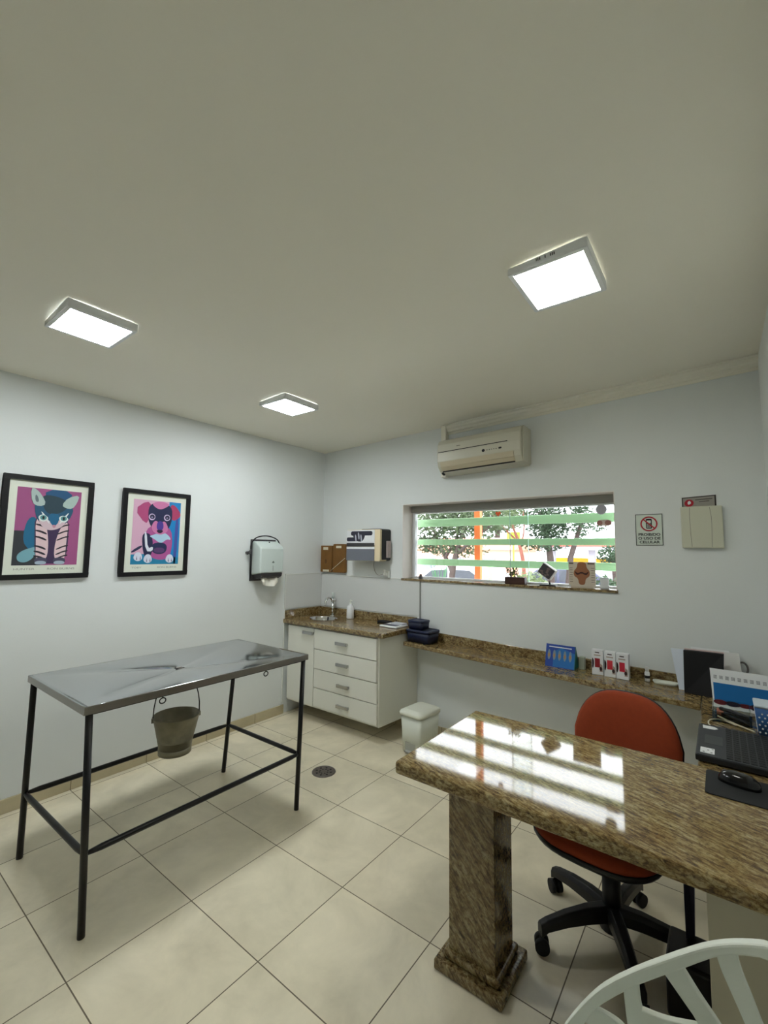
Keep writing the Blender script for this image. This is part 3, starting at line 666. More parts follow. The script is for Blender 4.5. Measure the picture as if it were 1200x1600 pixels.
t = thing('water_purifier', 'boxy white, grey and black water purifier on the wall beside the folder', 'water purifier', (.67, 0, 1.39))
b = MB(); b.sheet(Fr((0, 0, 0), (1, 0, 0), (0, 0, 1), (0, -1, 0)), rrect(.62, 1.395, .868, 1.682, .02), .001, .135); b.build('rear_housing', M['black_pl'], t, bevel=.004)
b = MB(); b.sheet(Fr((0, 0, 0), (1, 0, 0), (0, 0, 1), (0, -1, 0)), rrect(.472, 1.392, .866, 1.676, .012), .06, .158); b.build('front_housing', M['cream_pl'], t, bevel=.004)
GF = Fr((0, -.158, 0), (1, 0, 0), (0, 0, 1), (0, -1, 0))
b = MB(); b.sheet(GF, rrect(.476, 1.53, .806, 1.672, .01), 0, .004); b.sheet(GF, [(.476, 1.50), (.806, 1.50), (.806, 1.52), (.476, 1.52)], 0, .004); b.build('top_panel', M['paper'], t)
b = MB(); b.sheet(GF, rrect(.476, 1.394, .806, 1.500, .004), 0, .006); b.build('lower_panel', pm('panel_grey', (112, 116, 126), .4), t, bevel=.002)
b = MB(); b.sheet(GF, [(.476, 1.522), (.804, 1.522), (.804, 1.555), (.476, 1.555)], 0, .005); b.build('slot', M['dark_pl'], t)
b = MB(); b.sheet(GF, rrect(.528, 1.622, .782, 1.662, .018), .004, .0052); b.sheet(GF, rrect(.478, 1.570, .610, 1.606, .014), .004, .0052); b.sheet(GF, smoothpoly([(.55, 1.65), (.70, 1.65), (.69, 1.60), (.66, 1.565), (.60, 1.57), (.56, 1.60)], 1), .004, .0053)
b.m = 1
for (u, v) in ((.585, 1.60), (.62, 1.62), (.65, 1.60)): b.sheet(GF, smoothpoly([(u-.010, v+.03), (u+.006, v+.03), (u+.014, v-.03), (u, v-.035)], 1), .0053, .006)
b.build('printed_decoration', [pm('print_navy', (46, 46, 62)), pm('print_pale', (190, 194, 206))], t)
b = MB(); b.box((.868, -.07, 1.425), (.884, -.02, 1.575))
for i in range(8): b.box((.8845, -.068, 1.432+i*.0175), (.886, -.022, 1.442+i*.0175))
b.build('side_grille', pm('grille_pinkish', (190, 176, 172)), t)
b = MB(); b.box((.81, -.028, 1.245), (.868, -.002, 1.305)); b.box((.822, -.052, 1.262), (.850, -.028, 1.290)); b.cyl((.835, -.05, 1.29), (.835, -.05, 1.315), .010)
tag(b.build('power_socket', M['trimw'], bevel=.003), 'white wall socket with plug under the water purifier', 'socket')
tag(MB().tube(smoothpoly([(.70, -.03, 1.395), (.695, -.03, 1.34), (.72, -.03, 1.28), (.76, -.03, 1.262), (.80, -.04, 1.275), (.825, -.052, 1.277)], 2, False), .0032).build('purifier_cable', pm('cable_grey', (150, 148, 142))), 'thin grey cable looping from the purifier to the wall socket', 'cable')

# ------------------------------------------------------------------ granite L: shelf + return + desk
t = thing('granite_worktop', 'L-shaped brown granite worktop, long wall shelf turning into the polished desk slab', 'worktop', (2.7, -.9, .70))
b = MB()
LZ, RZ = .755, .712
def shz(x): return LZ+(RZ-LZ)*(x-1.17)/(3.13-1.17)
P = [(1.168, -.003, shz(1.168)), (XR-.002, -.003, shz(XR)), (XR-.002, -.40, shz(XR)), (3.132, -.40, shz(3.13)), (1.168, -.235, shz(1.168))]
P = [(1.166, -.003, .755), (3.131, -.003, .712), (3.131, -.365, .712), (1.166, -.225, .755)]
b.hexa([(x, y, z-.032) for x, y, z in P][::-1]+[(x, y, z) for x, y, z in P][::-1]); b.build('wall_shelf', M['gran_c'], t, bevel=.007, seg=3)
P = [(3.131, -.003, .712), (XR-.002, -.003, .712), (XR-.002, -1.272, .745), (3.150, -1.272, .745)]
b = MB(); b.hexa([(x, y, z-.040) for x, y, z in P][::-1]+[(x, y, z) for x, y, z in P][::-1]); b.build('return_shelf', M['gran_c'], t, bevel=.004, seg=2)
b = MB(); b.box((2.300, -1.915, .703), (XR-.002, -1.270, .748)); b.build('desk_slab', M['gran'], t, bevel=.012, seg=4)
b = MB(); b.hexa([(1.166, -.018, .755), (XR-.002, -.018, .705), (XR-.002, -.002, .705), (1.166, -.002, .755), (1.166, -.018, .824), (XR-.002, -.018, .758), (XR-.002, -.002, .758), (1.166, -.002, .824)]); b.build('splashback', M['gran_c'], t, bevel=.002)
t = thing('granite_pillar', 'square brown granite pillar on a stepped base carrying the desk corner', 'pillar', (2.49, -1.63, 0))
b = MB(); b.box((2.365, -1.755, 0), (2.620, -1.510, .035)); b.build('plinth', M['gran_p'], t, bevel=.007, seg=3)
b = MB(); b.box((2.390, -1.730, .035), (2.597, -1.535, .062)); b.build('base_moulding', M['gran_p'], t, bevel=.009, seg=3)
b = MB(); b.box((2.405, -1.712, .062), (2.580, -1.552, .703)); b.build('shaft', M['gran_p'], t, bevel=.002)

# ------------------------------------------------------------------ exam table
t = thing('exam_table', 'steel-topped veterinary exam table on thin black pipe legs', 'table', (.88, -1.95, 0))
TX0, TX1, TY0, TY1, TZ = .530, 1.238, -2.515, -1.335, .856
b = MB(); cx, cy = .900, -1.955
rim = [(TX0, TY0), (TX1, TY0), (TX1, TY1), (TX0, TY1)]
K = 12; vs = []; fs = []
per = []
for a in range(4):
    p, q = rim[a], rim[(a+1) % 4]
    for i in range(K): per.append((p[0]+(q[0]-p[0])*i/K, p[1]+(q[1]-p[1])*i/K, i/K))
n = len(per)
for ring, f in enumerate((1, .97, .75, .5, .25, .04)):
    for (x, y, s_) in per:
        crease = 1-abs(math.cos(PI*s_))
        bulge = .0055*(math.sin(PI*s_)**.8 if 0 < s_ < 1 else 0)*f*(1-f)*4 if ring > 0 else 0
        z = TZ-.016*(1-f)+bulge*1.6
        vs.append((cx+(x-cx)*f, cy+(y-cy)*f, z))
for r_ in range(5):
    for i in range(n): j = (i+1) % n; fs.append((r_*n+i, r_*n+j, (r_+1)*n+j, (r_+1)*n+i))
b.add(vs, fs, True)
fs = []; vs = []
for z in (TZ, TZ-.030):
    for (x, y, s_) in per: vs.append((x, y, z))
for i in range(n): j = (i+1) % n; fs.append((i, i+n, j+n, j))
b.add(vs, fs)
vs = [(x, y, TZ-.030) for x, y, s_ in per]+[(cx+(x-cx)*.04, cy+(y-cy)*.04, TZ-.030) for x, y, s_ in per]
b.add(vs, [(i, i+n, (i+1) % n+n, (i+1) % n) for i in range(n)])
b.build('tabletop', M['steel'], t, bevel=.0)
b = MB(); b.box((TX0-.001, TY0-.0015, TZ-.031), (TX1+.0015, TY0, TZ-.001)); b.box((TX1, TY0, TZ-.031), (TX1+.0015, TY1, TZ-.001)); b.box((TX0-.0015, TY0, TZ-.031), (TX0, TY1, TZ-.001)); b.box((TX0, TY1, TZ-.031), (TX1, TY1+.0015, TZ-.001)); b.build('edge_band', M['steel_e'], t)
b = MB(); b.lathe((cx, cy, 0), [(.016, TZ-.010), (.012, TZ-.014), (.012, TZ-.05), (.015, TZ-.05), (.018, TZ-.012)], 20); b.build('drain_hole', M['steel_e'], t)
feet = [(.517, -2.489), (1.241, -2.474), (1.246, -1.402), (.538, -1.412)]
tops = [(.548, -2.495), (1.222, -2.492), (1.222, -1.358), (.548, -1.358)]
mid = []
for (fx_, fy_), (tx_, ty_) in zip(feet, tops):
    b = MB(); b.cyl((fx_, fy_, 0.0), (tx_, ty_, TZ-.030), .0135, n=16); b.build('leg', M['black_paint'], t)
    k = .298/(TZ-.03); mid.append(V((fx_+(tx_-fx_)*k, fy_+(ty_-fy_)*k, .298)))
for a in range(4):
    p = mid[a]; q = mid[(a+1) % 4]; d = (q-p).normalized()
    b = MB(); b.tube([p, p+d*.03, p+d*.06, q-d*.06, q-d*.03, q], [.007, .010, .0125, .0125, .010, .007], 10); b.build('stretcher', M['black_paint'], t)
b = MB(); b.box((TX0+.012, TY0+.012, TZ-.038), (TX0+.03, TY1-.012, TZ-.0305)); b.box((TX1-.03, TY0+.012, TZ-.038), (TX1-.012, TY1-.012, TZ-.0305)); b.box((TX0+.012, TY0+.012, TZ-.038), (TX1-.012, TY0+.03, TZ-.0305)); b.box((TX0+.012, TY1-.03, TZ-.038), (TX1-.012, TY1-.012, TZ-.0305)); b.build('under_frame', M['black_paint'], t)
for y in (-2.205, -1.64):
    b = MB(); b.tube([(1.232, y+.014*math.cos(a), TZ-.052+.012*math.sin(a)) for a in [2*PI*i/14 for i in range(14)]], .0028, 6, True); b.cyl((1.232, y, TZ-.041), (1.232, y, TZ-.030), .0028, n=6); b.build('eyelet', M['black_paint'], t)
# bucket
t = thing('metal_bucket', 'small grey metal bucket hanging under the exam table', 'bucket', (cx, cy, .395))
RB, RT, ZB, ZT = .078, .113, .410, .600
b = MB(); b.lathe((cx, cy, 0), [(0, ZB+.012), (RB-.004, ZB+.012), (RB-.002, ZB), (RB+.003, ZB), (RB+.004, ZB+.028), (RB+.001, ZB+.030), (RT, ZT-.004), (RT+.004, ZT), (RT+.001, ZT+.004), (RT-.003, ZT), (RB-.001, ZB+.013), (0, ZB+.013)], 40)
b.build('pail', M['galv'], t)
b = MB(); hd = V((.35, .94, 0)).normalized(); pts = []
for i in range(17):
    a = PI*i/16; pts.append(V((cx, cy, ZT-.012))+hd*(RT*1.0*math.cos(a))+V((0, 0, .225*math.sin(a)**.8)))
b.tube(pts, .003, 6); b.build('handle', M['black_paint'], t)
for s_ in (1, -1):
    b = MB(); b.cyl(V((cx, cy, ZT-.012))+hd*s_*(RT-.004), V((cx, cy, ZT-.012))+hd*s_*(RT+.006), .012, n=12)
    b.build('handle_lug', M['galv'], t)

# ------------------------------------------------------------------ floor drain
t = thing('floor_drain', 'round metal floor drain set in the tiled floor', 'drain', (1.06, -.994, 0))
b = MB(); b.lathe((1.06, -.994, 0), [(0, .0035), (.070, .0035), (.074, .006), (.079, .004), (.080, .0005)], 40); b.build('drain_cover', M['drain'], t)
b = MB()
for i in range(8):
    a = 2*PI*i/8
    for rr, l in ((.028, .010), (.050, .012)):
        c = V((1.06+rr*math.cos(a+rr*8), -.994+rr*math.sin(a+rr*8), .0037)); b.cyl(c, c+V((0, 0, .0006)), .0055 if rr < .03 else .0075, n=10)
b.build('drain_holes', M['ink'], t)

# ------------------------------------------------------------------ pedal bin
t = thing('pedal_bin', 'small white plastic pedal bin beside the cabinet', 'bin', (1.375, -.30, 0), -.08)
def rr_ring(cx, cy, hx, hy, r, z, rz=-.08):
    return [V((cx, cy, z))+Matrix.Rotation(rz, 3, 'Z') @ V((x, y, 0)) for x, y in rrect(-hx, -hy, hx, hy, r, 4)]
def loft(b, rings, cap0=True, cap1=True, smooth=True):
    n = len(rings[0]); vs = [p for r in rings for p in r]; fs = []
    for k in range(len(rings)-1):
        for i in range(n): j = (i+1) % n; fs.append((k*n+i, k*n+j, (k+1)*n+j, (k+1)*n+i))
    b.add(vs, fs, smooth)
    if cap0: b.add(rings[0], [tuple(range(n))[::-1]])
    if cap1: b.add(rings[-1], [tuple(range(n))])
    return b
bc = (1.375, -.288)
b = MB(); loft(b, [rr_ring(*bc, .085+.012*z/.27, .115+.010*z/.27, .022, z) for z in (0, .27)]); b.build('bin_body', M['white_pl'], t)
b = MB(); loft(b, [rr_ring(*bc, .106, .134, .03, .262), rr_ring(*bc, .108, .136, .032, .280), rr_ring(*bc, .100, .128, .03, .292), rr_ring(*bc, .072, .10, .025, .305)]); b.build('bin_lid', pm('bin_lid_white', (228, 230, 216)), t)
b = MB(); b.box((1.325, -.428, .008), (1.405, -.400, .020)); b.build('pedal', pm('pedal_grey', (170, 172, 168)), t, bevel=.003)
b = MB(); b.box((1.320, -.4095, .004), (1.412, -.398, .075)); b.build('pedal_recess', pm('recess_grey', (168, 170, 160)), t, bevel=.002)

# ------------------------------------------------------------------ items on the wall shelf
def box_tub(name, label, x0, y0, x1, y1, z0, h, rz):
    c = ((x0+x1)/2, (y0+y1)/2); t = thing(name, label, 'storage box', (*c, z0), rz, 'navy storage boxes stacked at the shelf end')
    hx = (x1-x0)/2; hy = (y1-y0)/2
    b = MB(); loft(b, [rr_ring(*c, hx*.90, hy*.90, .02, z0, rz), rr_ring(*c, hx*.96, hy*.96, .02, z0+h*.82, rz)]); b.build('tub', M['navy'], t)
    b = MB(); loft(b, [rr_ring(*c, hx, hy, .022, z0+h*.78, rz), rr_ring(*c, hx, hy, .022, z0+h*.96, rz), rr_ring(*c, hx-.006, hy-.006, .02, z0+h, rz), rr_ring(*c, hx-.014, hy-.014, .018, z0+h, rz), rr_ring(*c, hx-.018, hy-.018, .018, z0+h-.006, rz)]); b.build('lid', mat('navy_lid', (24, 32, 62), .3), t)
    return t
box_tub('storage_box', 'larger navy plastic storage box, lower of the stacked pair on the shelf', 1.175, -.205, 1.405, -.035, .757, .098, -.05)
box_tub('storage_box', 'smaller navy plastic storage box on top of the larger one', 1.178, -.190, 1.328, -.060, .856, .070, -.05)
# tablet-like display stand
t = thing('display_card', 'blue folded display card with a row of fish-like pictures on the shelf', 'display card', (2.37, -.11, shz(2.37)))
z0 = shz(2.37)+.001
TF = Fr((2.275, -.150, z0), (1, -.02, 0), (0, .30, .95), (0, -.95, .30))
b = MB(); b.sheet(TF, [(0, 0), (.186, 0), (.186, .148), (0, .148)], -.003, 0); b.build('front_panel', pm('card_blue', (16, 62, 150), .4), t)
b = MB(); b.sheet(TF, [(.02, .128), (.165, .128), (.165, .134), (.02, .134)], 0, .0008)
for i in range(5):
    u = .022+i*.034; b.m = 1; b.sheet(TF, smoothpoly([(u, .04), (u+.012, .065), (u+.008, .10), (u, .115), (u-.008, .10), (u-.010, .065)], 1), 0, .001)
    b.m = 2; b.sheet(TF, ell(u, .075, .006, .014, 10), .001, .0015)
b.m = 3; b.sheet(TF, [(.05, .004), (.186, .004), (.186, .10), (.10, .13), (.05, .10)], 0, .0004)
b.build('printed_figures', [M['paper'], pm('figure_grey', (120, 140, 150)), pm('figure_tan', (170, 130, 90)), pm('card_light_blue', (20, 104, 176), .4)], t)
b = MB(); b.prism([(2.461, -.154, z0), (2.461, -.106, z0+.141), (2.461, -.03, z0)], (.003, 0, 0)); b.build('side_panel', pm('card_teal', (28, 110, 104), .4), t)
tag(MB().box((2.474, -.085, z0-.002), (2.508, -.045, z0+.075)).build('small_carton', pm('carton_green_white', (176, 184, 170)), bevel=.001), 'small pale carton half hidden behind the blue display card', 'carton')
xs = [2.566, 2.638, 2.706]
for i, (x, w_) in enumerate(zip(xs, (.066, .064, .068))):
    z0 = shz(x+.03)+.001
    t = thing('medicine_box', ('leftmost', 'middle', 'rightmost')[i]+' of the three white and red medicine boxes on the shelf', 'medicine box', (x+w_/2, -.115, z0), 0, 'medicine boxes on the shelf')
    b = MB(); b.box((x, -.140-.004*i, z0), (x+w_, -.092, z0+.150)); b.build('carton', M['paper'], t, bevel=.001)
    BF = Fr((x, -.1402-.004*i, z0), (1, 0, 0), (0, 0, 1), (0, -1, 0))
    b = MB(); b.sheet(BF, [(.018, .045), (.048, .045), (.048, .100), (.018, .100)], 0, .0006)
    b.m = 1; b.sheet(BF, smoothpoly([(.002, .03), (.012, .05), (.014, .085), (.006, .10), (.002, .10)], 1), 0, .0008); b.sheet(BF, ell(.052, .038, .008, .012), 0, .0008); b.sheet(BF, [(.020, .133), (.045, .133), (.045, .139), (.020, .139)], 0, .0006)
    b.m = 2; b.sheet(BF, [(.014, .116), (.052, .116), (.052, .122), (.014, .122)], 0, .0006); b.sheet(BF, [(.045, .02), (.062, .02), (.062, .06), (.05, .07)], 0, .0007)
    b.build('print', [pm('pack_red_%d' % i, ((150, 34, 44), (214, 58, 70), (206, 44, 66))[i]), pm('pack_dark', (52, 34, 36)), pm('pack_grey', (170, 150, 140))], t)
z0 = shz(2.85)+.001
t = thing('small_bottle', 'tiny white bottle on the shelf right of the medicine boxes', 'bottle', (2.862, -.075, z0))
b = MB(); b.lathe((2.862, -.075, z0), [(0, 0), (.013, 0), (.014, .004), (.014, .05), (.009, .058), (0, .058)], 16); b.build('bottle_body', M['paper'], t)
b = MB(); b.lathe((2.862, -.075, z0), [(.010, .057), (.0105, .082), (0, .083)], 16); b.build('cap', pm('cap_grey', (200, 200, 200)), t)
b = MB(); b.lathe((2.862, -.075, z0), [(.0145, .018), (.0145, .034)], 16); b.build('bottle_label', M['ink'], t)
b = MB(); z0 = shz(2.95)+.001
loft(b, [rr_ring(2.955, -.085, .055, .022, .018, z0, 0), rr_ring(2.955, -.085, .064, .030, .020, z0+.018, 0), rr_ring(2.955, -.085, .060, .026, .018, z0+.018, 0), rr_ring(2.955, -.085, .052, .020, .016, z0+.004, 0)])
tag(b.build('white_dish', M['white_pl']), 'long shallow white dish on the shelf beside the black folder', 'dish')
z0 = .714
t = thing('black_folder', 'upright black folder standing at the corner of the granite worktop', 'folder', (3.14, -.15, z0))
b = MB(); b.hexa([(3.052, -.175, z0), (3.225, -.215, z0), (3.228, -.185, z0), (3.055, -.145, z0), (3.055, -.160, .944), (3.236, -.165, .946), (3.239, -.135, .946), (3.058, -.130, .944)])
b.build('cover', M['black_sat'], t, bevel=.002)
b = MB(); b.hexa([(3.056, -.143, z0+.004), (3.226, -.183, z0+.004), (3.227, -.178, z0+.004), (3.057, -.138, z0+.004), (3.059, -.129, .950), (3.238, -.134, .952), (3.239, -.129, .952), (3.060, -.124, .950)]); b.build('pages', pm('pages_pinkish', (214, 190, 190)), t)
def leansheet(name, label, x0, x1, z1, yb, yt, m, tilt=0.0, th=.002):
    b = MB(); b.hexa([(x0+tilt, yb-th, z0), (x1+tilt*.6, yb-th, z0), (x1+tilt*.6, yb, z0), (x0+tilt, yb, z0), (x0, yt-th, z1), (x1, yt-th, z1), (x1, yt, z1), (x0, yt, z1)])
    return tag(b.build(name, m), label, 'papers')
leansheet('paper_sheet', 'pale bluish paper sheet leaning left of the black folder', 2.985, 3.08, .925, -.125, -.030, pm('paper_blueish', (206, 214, 226)), .040)
leansheet('paper_sheet', 'white paper sheets leaning behind the black folder', 3.085, 3.262, .945, -.105, -.024, M['paper'], .01)
leansheet('paper_sheet', 'white printed sheet leaning right of the black folder', 3.19, 3.305, .938, -.112, -.036, pm('paper_grey', (216, 216, 214)), .03)
b = MB(); b.tube([(3.318+.022*math.cos(a), -.05+.01*math.sin(a), .862+.032*math.sin(a)) for a in [2*PI*i/20 for i in range(20)]], .005, 6, True); b.tube([(3.322, -.05, .83), (3.335, -.06, .76), (3.34, -.07, z0)], .004, 6)
tag(b.build('cable_coil', pm('coil_grey', (96, 94, 92))), 'grey coiled cable behind the printed papers by the wall', 'cable')
# calendar
t = thing('desk_calendar', 'white and blue desk calendar standing on the corner worktop', 'calendar', (3.29, -.34, .722))
z0 = .7215
LF = Fr((3.186, -.385, z0), (.985, -.03, 0), (-.03, .22, .97), (0, -.97, .22))
b = MB(); b.sheet(LF, [(0, 0), (.232, 0), (.228, .186), (-.004, .186)], -.002, 0); b.sheet(Fr((3.19, -.28, z0), (1, -.03, 0), (-.02, -.28, .96), (0, .96, .28)), [(0, 0), (.225, 0), (.225, .178), (0, .178)], 0, .002); b.build('pages', M['paper'], t, recalc=False)
b = MB(); b.sheet(LF, [(.006, .028), (.224, .028), (.224, .118), (.006, .118)], 0, .0006); b.build('blue_band', pm('calendar_blue', (10, 104, 170)), t)
b = MB(); b.m = 0
for i in range(9):
    for rr_ in range(3):
        for cc_ in range(3): b.sheet(LF, [(.010+i*.0245+cc_*.0048, .138+rr_*.006), (.0135+i*.0245+cc_*.0048, .138+rr_*.006), (.0135+i*.0245+cc_*.0048, .142+rr_*.006), (.010+i*.0245+cc_*.0048, .142+rr_*.006)], 0, .0005)
b.build('date_grid', pm('calendar_ink', (96, 100, 110)), t)
b = MB()
for i, (u, rx, ry) in enumerate(((.03, .028, .012), (.08, .032, .012), (.13, .03, .010), (.17, .026, .014))): 
    b.m = i % 2; b.sheet(LF, ell(u, .026, rx, ry), .0006, .0012)
b.build('photo_strip', [pm('strip_maroon', (104, 22, 34)), pm('strip_dark', (36, 26, 48))], t)
# organiser tray
t = thing('acrylic_organiser', 'clear acrylic organiser tray in front of the desk calendar', 'organiser', (3.27, -.57, .73))
z0 = .731
b = MB()
for a, c in (((3.185, -.66, z0), (3.325, -.656, z0+.045)), ((3.185, -.48, z0), (3.325, -.476, z0+.055)), ((3.185, -.66, z0), (3.189, -.476, z0+.05)), ((3.321, -.66, z0), (3.325, -.476, z0+.05)), ((3.189, -.57, z0), (3.321, -.567, z0+.04))): b.box(a, c)
b.build('tray_wall', M['acry'], t)
b = MB(); b.box((3.185, -.66, z0-.001), (3.325, -.476, z0+.001)); b.build('tray_floor', M['acry'], t)
t = thing('stapler', 'black stapler lying in the clear organiser', 'stapler', (3.27, -.59, z0+.002))
b = MB(); b.hexa([(3.205, -.545, z0+.003), (3.318, -.640, z0+.003), (3.318, -.615, z0+.003), (3.212, -.525, z0+.003), (3.205, -.545, z0+.012), (3.318, -.640, z0+.014), (3.318, -.615, z0+.014), (3.212, -.525, z0+.012)]); b.build('stapler_base', M['black_pl'], t, bevel=.002)
b = MB(); b.hexa([(3.208, -.543, z0+.022), (3.318, -.640, z0+.016), (3.318, -.613, z0+.016), (3.215, -.522, z0+.022), (3.208, -.543, z0+.034), (3.316, -.636, z0+.040), (3.316, -.615, z0+.040), (3.215, -.522, z0+.034)]); b.build('stapler_arm', M['black_pl'], t, bevel=.004)
tag(MB().box((3.20, -.555, z0+.002), (3.226, -.50, z0+.02)).build('eraser', pm('salmon_eraser', (206, 120, 100)), bevel=.003), 'salmon pink eraser at the left end of the clear organiser', 'eraser')
tag(MB().cyl((3.23, -.49, z0+.008), (3.31, -.53, z0+.008), .005).build('green_marker', pm('marker_green', (96, 124, 70))), 'green marker pen at the back of the clear organiser', 'pen')
t = thing('woven_basket', 'small blue basket with white dots and lace rim at the right wall', 'basket', (3.385, -.72, .737))
b = MB(); c = (3.388, -.715)
loft(b, [rr_ring(*c, .046, .050, .008, .7375, 0), rr_ring(*c, .056, .058, .01, .853, 0)]); b.build('basket_body', pm('basket_blue', (44, 92, 150)), t)
b = MB()
for i in range(5):
    for j in range(6):
        x = 3.346+i*.018+(j % 2)*.009; z = .752+j*.015; k = (z-.7375)/.1175
        y = -.715-.050-.008*k-.0008
        if x < 3.432: b.cyl((x, y, z), (x, y-.001, z), .0035, n=8)
        yy = -.757+i*.018+(j % 2)*.009; xx = 3.388-.046-.010*k-.0008
        b.cyl((xx, yy, z), (xx-.001, yy, z), .0035, n=8)
b.build('dots', M['paper'], t, recalc=False)
b = MB(); loft(b, [rr_ring(*c, .0565, .0585, .01, .850, 0), rr_ring(*c, .058, .060, .01, .856, 0), rr_ring(*c, .057, .059, .01, .861, 0), rr_ring(*c, .052, .054, .009, .858, 0)]); b.build('lace_rim', pm('lace_white', (210, 222, 232)), t)
b = MB(); b.tube(smoothpoly([(3.27, -.69, .738), (3.21, -.64, .740), (3.172, -.68, .738), (3.17, -.75, .739), (3.195, -.81, .742), (3.22, -.845, .752)], 3, False), .0028)
tag(b.build('white_cable', pm('cable_white', (212, 206, 184))), 'white cable curling out behind the laptop', 'cable')
tag(MB().tube(smoothpoly([(3.205, -.60+.0, .739), (3.26, -.675, .740), (3.33, -.74+.0, .740)], 2, False), .0035).build('pale_pen', pm('pen_pale', (198, 190, 160))), 'pale pen lying in front of the clear organiser', 'pen')
# laptop
t = thing('laptop', 'open black laptop with white stickers on the right end of the desk', 'laptop', (3.26, -1.05, .745))
LA = Fr((3.146, -1.245, 0), (1, 0, 0), (.0, 1, 0), (0, 0, 1))
b = MB(); b.box((3.142, -1.232, .7485), (3.385, -.865, .770)); b.build('laptop_base', mat('laptop_black', (30, 32, 36), .38), t, bevel=.004)
b = MB(); b.box((3.148, -1.228, .770), (3.380, -.869, .7712)); b.build('deck', mat('laptop_deck', (44, 47, 52), .45), t)
b = MB()
for r_ in range(6):
    for c_ in range(15):
        x = 3.232+r_*.022; y = -1.215+c_*.0228; b.box((x, y, .7712), (x+.018, y+.0195, .7732))
b.build('keyboard', mat('key_black', (22, 22, 26), .5), t)
b = MB(); b.box((3.166, -1.10, .7712), (3.222, -1.00, .7716)); b.build('touchpad', mat('touchpad_grey', (38, 40, 44), .3), t)
b = MB(); b.sheet(Fr((0, 0, .7713), (1, 0, 0), (0, 1, 0), (0, 0, 1)), [(3.158, -.925), (3.156, -.885), (3.196, -.888), (3.208, -.905), (3.196, -.922)], 0, .0005); b.build('sticker', M['paper'], t)
b = MB(); b.box((3.156, -1.205, .7713), (3.198, -1.150, .7718)); b.m = 1
for (x, y) in ((3.163, -1.198), (3.186, -1.196), (3.176, -1.175), (3.189, -1.162)): b.box((x, y, .7718), (x+.006, y+.005, .7721))
b.build('sticker', [M['paper'], M['ink']], t)
b = MB(); b.hexa([(3.386, -1.232, .760), (3.394, -1.232, .758), (3.394, -.865, .758), (3.386, -.865, .760), (3.440, -1.232, .985), (3.448, -1.232, .983), (3.448, -.865, .983), (3.440, -.865, .985)]); b.build('screen_lid', M['black_pl'], t, bevel=.002)
b = MB(); b.hexa([(3.3875, -1.218, .775), (3.3880, -1.218, .775), (3.3880, -.879, .775), (3.3875, -.879, .775), (3.4355, -1.218, .974), (3.436, -1.218, .974), (3.436, -.879, .974), (3.4355, -.879, .974)]); b.build('screen', mat('dark_screen', (12, 14, 20), .15), t)
b = MB(); loft(b, [rr_ring(3.32, -1.392, .145, .092, .012, .7485, 0), rr_ring(3.32, -1.392, .145, .092, .012, .752, 0)])
tag(b.build('mouse_pad', mat('mouse_pad_rubber', (28, 30, 32), .8)), 'black mouse pad in front of the laptop', 'mouse pad')
t = thing('computer_mouse', 'black computer mouse on the mouse pad', 'mouse', (3.27, -1.375, .7525), .35)
b = MB(); R3 = Matrix.Rotation(-.25, 3, 'Z'); rings = []
for k in range(9):
    a = (k/8)*PI/2
    rings.append([V((3.262, -1.362, .7525+.034*math.sin(a)))+R3 @ V((x*(math.cos(a)**.6 if a < 1.56 else .02), y*(math.cos(a)**.6 if a < 1.56 else .02), 0)) for x, y in [(.056*abs(math.cos(q))**.8*(1 if math.cos(q) > 0 else -1), .032*abs(math.sin(q))**.8*(1 if math.sin(q) > 0 else -1)) for q in [2*PI*i/24 for i in range(24)]]])
loft(b, rings); b.build('mouse_body', mat('mouse_gloss_black', (12, 12, 14), .15), t)
b = MB(); b.cyl(V((3.227, -1.357, .776)), V((3.227, -1.349, .776)), .008, n=14); b.build('scroll_wheel', M['dark_pl'], t)

# ------------------------------------------------------------------ signs on the back wall
t = thing('phone_ban_sign', 'white square sign with a crossed-out mobile phone, PROIBIDO O USO DE CELULAR', 'sign', (2.894, 0, 1.536))
NF = Fr((2.8205, -.003, 1.538), (1, 0, .006), (-.0, 0, 1), (0, -1, 0))
W, H = .149, .199
b = MB(); b.sheet(NF, [(0, 0), (W, 0), (W, H), (0, H)], -.002, 0); b.build('board', pm('sign_white', (214, 224, 214)), t)
b = MB()
for q in ((0, 0, W, .004), (0, H-.004, W, H), (0, .004, .004, H-.004), (W-.004, .004, W, H-.004)): b.sheet(NF, [(q[0], q[1]), (q[2], q[1]), (q[2], q[3]), (q[0], q[3])], 0, .0006)
b.build('border', pm('sign_border', (36, 50, 44)), t)
cx_, cz_ = .075, .137
b = MB(); b.sheet(NF, rrect(cx_-.016, cz_-.031, cx_+.016, cz_+.032, .006), 0, .0006); b.m = 1; b.sheet(NF, rrect(cx_-.011, cz_+.004, cx_+.011, cz_+.022, .002), .0006, .0010)
for i in range(3):
    for j in range(4): b.sheet(NF, [(cx_-.011+i*.008, cz_-.026+j*.007), (cx_-.006+i*.008, cz_-.026+j*.007), (cx_-.006+i*.008, cz_-.022+j*.007), (cx_-.011+i*.008, cz_-.022+j*.007)], .0006, .0010)
b.build('phone_symbol', [M['ink'], pm('sign_white', (214, 224, 214))], t)
b = MB(); n = 48
o_ = ell(cx_, cz_, .047, .047, n); i_ = ell(cx_, cz_, .039, .039, n)
vs = [NF(u, v, .0012) for u, v in o_]+[NF(u, v, .0012) for u, v in i_]; b.add(vs, [(i, (i+1) % n, (i+1) % n+n, i+n) for i in range(n)])
b.sheet(NF, [(cx_-.033, cz_+.027), (cx_-.028, cz_+.032), (cx_+.033, cz_-.027), (cx_+.028, cz_-.032)], .001, .0014); b.build('ban_ring', M['red'], t)
